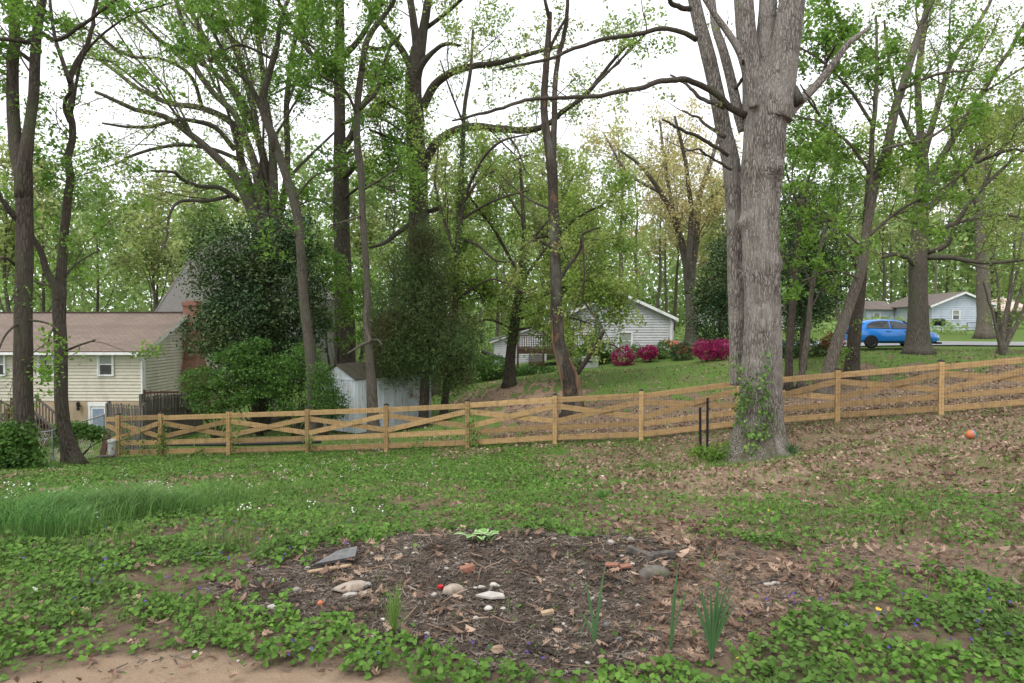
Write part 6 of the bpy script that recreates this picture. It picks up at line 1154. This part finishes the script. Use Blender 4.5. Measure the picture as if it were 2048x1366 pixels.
straps('grass_clump', 'dark grass tuft in the lawn beyond the mound', 'plant', 1208, 7.9, [(rng.normal(0,.11), rng.uniform(-.08,.08), rng.uniform(.08,.19), rng.uniform(0,.6), rng.uniform(.6,.9)) for _ in range(60)], 'onion')
straps('iris_clump', 'grey green spiky leaf tuft at the right foot of the big oak', 'plant', 1585, 14.0, [(rng.normal(0,.14), rng.uniform(-.1,.1), rng.uniform(.15,.42), rng.uniform(0,.5), rng.uniform(1,1.4)) for _ in range(70)], 'strap')
# hosta with pale leaf edges
p = gp(955, D(1085)); ho = thing('hosta', 'variegated hosta with white edged leaves at the back of the mound', 'plant', tuple(p)); M['hostag'] = mat_basic('hosta_green', (.10, .22, .05), (.13, .27, .06), 9, rough=.45); M['hostaw'] = mat_basic('hosta_white_edge', (.28, .36, .17), (.34, .41, .22), 9, rough=.45)
for k in range(13):
    a = k * 2.4 + rng.uniform(-.2, .2); L = rng.uniform(.08, .15); c = p + np.array((rng.uniform(-.07, .07) + (.05 if k % 3 == 0 else 0), rng.uniform(-.03, .03), .0)); d = np.array((math.cos(a), math.sin(a) * .8, 0)); e = np.array((-math.sin(a), math.cos(a), 0)); K = 6; s = np.linspace(0, 1, K); wv = .032 * np.sin(np.pi * np.clip(s * .93 + .04, 0, 1)) ** .8; z = .01 + .17 * s - .12 * s ** 2.0
    P = c + d * (s[:, None] * L) + up * z[:, None]
    g = Geo(); V = [];
    for i in range(K): V += [P[i] - e * wv[i] * .62 + up * .004, P[i] - up * .003, P[i] + e * wv[i] * .62 + up * .004]
    g.add(V, [(3 * i + q, 3 * i + q + 1, 3 * i + q + 4, 3 * i + q + 3) for i in range(K - 1) for q in (0, 1)]); lf = part('leaf', g, M['hostag'], ho, smooth=True, world=True)
    g = Geo(); V = []
    for i in range(K):
        for sg in (-1, 1): V += [P[i] + sg * e * wv[i] * .62 + up * .004, P[i] + sg * e * wv[i] + up * .001]
    g.add(V, [(4 * i + q, 4 * i + q + 1, 4 * i + q + 5, 4 * i + q + 4) for i in range(K - 1) for q in (0, 2)]); part('leaf_edge', g, M['hostaw'], lf, smooth=True, world=True)
# stones and rubbish on the mound
M['stone'] = mat_basic('pale_stone', (.38, .32, .265), (.25, .205, .165), 22, rough=.9, bmp=.6, dirt=((.2, .15, .11), 15)); M['slate'] = mat_basic('grey_slate', (.15, .15, .15), (.10, .10, .10), 20, rough=.85, bmp=.4)
M['wstone'] = mat_basic('white_stone', (.42, .40, .36), (.30, .275, .24), 25, rough=.85, bmp=.3); M['conc'] = mat_basic('mossy_concrete', (.15, .135, .115), (.09, .08, .068), 26, rough=.95, bmp=.8, dirt=((.12, .13, .07), 9))
M['brick2'] = mat_basic('orange_brick', (.30, .14, .095), (.20, .09, .06), 25, rough=.9, bmp=.5); M['wood2'] = mat_basic('pale_dry_wood', (.42, .31, .20), (.30, .21, .13), 12, (6, 1, 1), rough=.9); M['red'] = mat_basic('red_plastic', (.45, .02, .02), rough=.4); M['orangep'] = mat_basic('orange_rubber', (.55, .17, .08), (.42, .13, .06), 9, rough=.6); M['bluep'] = mat_basic('blue_rubber', (.05, .32, .48), (.04, .28, .42), 9, rough=.6); M['dbluep'] = mat_basic('faded_blue_rubber', (.10, .12, .22), (.12, .13, .2), 9, rough=.7)
def stone(px, d, r, label, mat='wstone', name='stone', cat='stone', rz=0., seed=1, sharp=.34, sink=.4, n=12):
    p = gp(px, d); g = Geo(); rock(g, p + up * r[2] * sink, r, seed, n, rz=rz, sharp=sharp); return solo(name, g, M[mat], label, cat, tuple(p), smooth=True)
stone(905, D(1190), (.068, .045, .042), 'chunky pale tan rock in the middle of the mound', 'stone', 'rock', 'rock', .2, 3, .35)
stone(702, D(1175), (.105, .06, .028), 'wide flat grey pink rock on the left part of the mound', 'stone', 'rock', 'rock', .35, 5, .3)
stone(696, D(1192), (.048, .022, .014), 'long white stone just below the wide flat rock', rz=.5, seed=7)
stone(730, D(1187), (.022, .018, .014), 'small white stone right of the long white stone', seed=8)
stone(679, D(1153), (.024, .016, .010), 'small oval white stone above the wide flat rock', seed=9)
stone(867, D(1192), (.019, .015, .014), 'white pebble touching the left side of the tan rock', seed=10)
stone(1006, D(1222), (.022, .016, .014), 'white stone right of the dark broken bark piece', seed=11)
stone(951, D(1240), (.018, .015, .012), 'rounded white stone below the flat wood chip', seed=12)
stone(542, D(1215), (.036, .024, .018), 'white stone at the left tip of the mulch', seed=13, rz=-.3)
stone(701, D(1257), (.016, .014, .013), 'round white pebble near the front left violets', seed=14)
stone(1240, D(1280), (.024, .018, .014), 'smooth grey stone right of the left strap leaf clump', 'slate', seed=15)
stone(1215, D(1252), (.018, .016, .014), 'round grey pebble beside the strap leaves', 'slate', seed=16)
stone(1278, D(1212), (.018, .013, .012), 'tan oval stone between the strap leaf clumps', 'stone', seed=17)
stone(1087, D(1257), (.014, .010, .009), 'tiny white stone at the front centre of the mulch', seed=18)
stone(1270, D(1141), (.019, .011, .010), 'white pebble beside the broken orange bricks', seed=19)
stone(1108, D(1079), (.02, .014, .012), 'white stone at the back edge of the mound right of the hosta', seed=20)
stone(995, D(1178), (.020, .012, .010), 'angular light stone right of the chalky fragment', seed=21)
stone(878, D(1158), (.012, .01, .009), 'little white pebble above the tan rock', seed=22)
stone(958, D(1180), (.036, .018, .012), 'crumbly white and black fragment right of the tan rock', 'wstone', 'fragment', 'fragment', .1, 23, .5)
p = gp(985, D(1205)); g = Geo(); g.poly([p + np.array(q) for q in ((-.10, .015, .02), (-.02, .045, .03), (.06, .02, .026), (.07, -.012, .02), (-.01, -.02, .018))], (0, 0, .012)); solo('wood_flake', g, M['wstone'], 'flat pale pointed flake lying below the tan rock', 'wood flake', tuple(p))
p = gp(1095, D(1232)); g = Geo(); g.obox(p + up * .014, (.034, .008, .004), (-.004, .016, 0), (0, 0, .009)); solo('wood_block', g, M['wood2'], 'small tan wood block on the right of the mulch', 'wood block', tuple(p))
p = gp(655, D(1133)); g = Geo(); Q, r, L = resamp([p + np.array((-.13, -.02, .012)), p + np.array((-.02, 0, .022)), p + np.array((.13, .05, .03))], [.010, .013, .012], 10); g.tube(Q, r, 8); solo('stick', g, M['wood2'], 'thick peeled stick lying against the grey slate', 'stick', tuple(p), smooth=True)
p = gp(672, D(1114)); g = Geo(); g.poly([p + np.array(q) for q in ((-.14, -.03, .0), (.12, -.01, .045), (.11, .10, .075), (-.02, .09, .05))], (0, -.01, .022)); solo('slate_slab', g, M['slate'], 'tilted dark grey slate slab at the left edge of the mound', 'slab', tuple(p))
p = gp(880, D(1180)); g = Geo(); g.lathe([(0, 0), (.016, 0), (.017, .016), (.0, .02)], 14, c=tuple(p + np.array((0, 0, .012)))); solo('bottle_cap', g, M['red'], 'small red plastic cap on the mulch beside the tan rock', 'cap', tuple(p))
g = Geo(); p = gp(934, D(1146)); g.obox(p + up * .014, (.042, .01, .008), (-.006, .026, 0), (-.004, 0, .018)); solo('brick_fragment', g, M['brick2'], 'lone orange brick fragment in the middle of the mound', 'brick', tuple(p))
def holed(px, d, L, label, rz):
    p = gp(px, d); t = thing('brick', label, 'brick', tuple(p), rz); g = Geo(); g.obox((0, 0, .018), (L, 0, .004), (0, .028, 0), (0, -.004, .022)); part('block', g, M['brick2'], t)
    for k in (-1, 0, 1): g = Geo(); g.lathe([(.0, 0), (.011, 0)], 10, axis=1, c=(k * L * .58, -.0315, .02)); part('hole_shade_disc', g, M['blackm'], t)  # flat black disc on the face, coloured as the shade inside a hole
holed(1225, D(1133), .042, 'left one of two orange bricks with holes on the mound', -.2); holed(1252, D(1135), .034, 'right one of two orange bricks with holes, touching the white pebble', .15)
p = gp(1312, D(1143)); g = Geo(); rock(g, p + np.array((0, 0, .008)), (.12, .07, .05), 31, 14, rz=.1, sharp=.35); solo('concrete_block', g, M['conc'], 'weathered mossy half buried concrete lump at the right of the mound', 'block', tuple(p), smooth=True)
p = gp(1300, D(1100)); g = Geo(); g.beam(p + np.array((-.13, .05, .05)), p + np.array((.02, -.06, .02)), .035, .05, side=up); g.beam(p + np.array((.0, -.03, .02)), p + np.array((.17, .0, .03)), .04, .05, side=up); solo('timber_edging', g, M['oldw'], 'two joined grey timbers edging the back right of the mound', 'timber', tuple(p))
def log_(px, py, L, r, a, label, mat='oldw', name='stick'):
    p = gp(px, D(py)); d = np.array((math.cos(a), math.sin(a), 0)) * L / 2; g = Geo(); P = [p - d, p + rng.normal(size=3) * .004, p + d]; P = [np.array((q[0], q[1], G(q[0], q[1]) + r * .9)) for q in P]; Q, rr, _ = resamp(P, [r, r * .9, r * .6], 9); Q = Q + rng.normal(size=Q.shape) * r * .3; g.tube(Q, rr, 7); solo(name, g, M[mat], label, 'stick', tuple(p), smooth=True)
log_(1270, 1066, 1.1, .010, -.18, 'long grey branch lying along the back of the mound'); log_(1090, 1308, .16, .016, -.35, 'dark rotten stick at the front of the mulch', 'barkr'); log_(1540, 1148, .42, .006, .45, 'pale thin branch in the dead leaves right of the mound'); log_(1555, 1158, .16, .011, .3, 'short white barked stick beside the pale thin branch', 'wstone')
log_(1850, 1096, .5, .006, -.1, 'curved twig lying over the weeds at the right'); log_(580, 1120, .2, .004, .3, 'thin twig left of the slate slab'); log_(630, 1180, .18, .003, .9, 'thin upright looking twig beside the wide flat rock'); log_(1980, 1125, .4, .005, -.5, 'bent twig near the right edge')
# white scraps
for px, d, lb in ((604, 5.35, 'white crumpled scrap in the weeds left of the mound'), (58, 4.05, 'pale blue white scrap near the left edge'), (1204, 10.6, 'white scrap on the lawn in front of the oak')):
    p = gp(px, d); g = Geo(); rock(g, p + up * .03, (.034, .02, .016), int(px), 9, sharp=.6); solo('litter_scrap', g, M['flower_w'], lb, 'litter', tuple(p))
# two toy balls
def ball(px, d, r, label, m1, m2, rz=0):
    p = gp(px, d); t = thing('toy_ball', label, 'ball', tuple(p + up * r * .95)); 
    for k, m in enumerate((m1, m2)):
        g = Geo(); n = 12; V = []; 
        for i in range(n + 1):
            th = math.pi * i / n
            for j in range(9): ph = rz + math.pi * k + math.pi * j / 8; V.append((r * math.sin(th) * math.cos(ph), r * math.sin(th) * math.sin(ph), r * math.cos(th)))
        g.add(V, [(i * 9 + j, (i + 1) * 9 + j, (i + 1) * 9 + j + 1, i * 9 + j + 1) for i in range(n) for j in range(8)]); part('half', g, M[m], t, smooth=True)
ball(1945, 12.4, .085, 'orange and blue ball lying in the dead leaves at the right', 'bluep', 'orangep', 1.2 - math.pi / 2 - 1.0); ball(637, D(1212), .017, 'small faded orange and dark blue ball on the mulch', 'dbluep', 'orangep', .3)
# rust red bare patch twigs, fence line brush: low seedlings on the mound
g = Geo(); n = 130; x = rng.uniform(-1.6, 1.9, n); y = rng.uniform(3.25, 5.4, n); C = np.repeat(np.stack([x, y, G(x, y) + .012], -1), 5, 0) + rng.normal(size=(n * 5, 3)) * (.012, .012, .004); g.add(*leaves(rng, C, .016, 1.0, .6)); solo('seedlings', g, M['grass'], 'tiny green seedlings sprouting in the mulch', 'seedlings', kind='stuff')
if __import__('os').environ.get('COUNT'):
    dg = sum(sum(max(0, len(p.vertices) - 2) for p in o.data.polygons) if False else len(o.data.loops) - 2 * len(o.data.polygons) for o in SC.objects if o.type == 'MESH'); print('TOTAL TRIS', dg)
    L_ = sorted(((len(o.data.loops) - 2 * len(o.data.polygons), o.name, o.parent.name if o.parent else '') for o in SC.objects if o.type == 'MESH'), reverse=True)[:40]; print(L_)
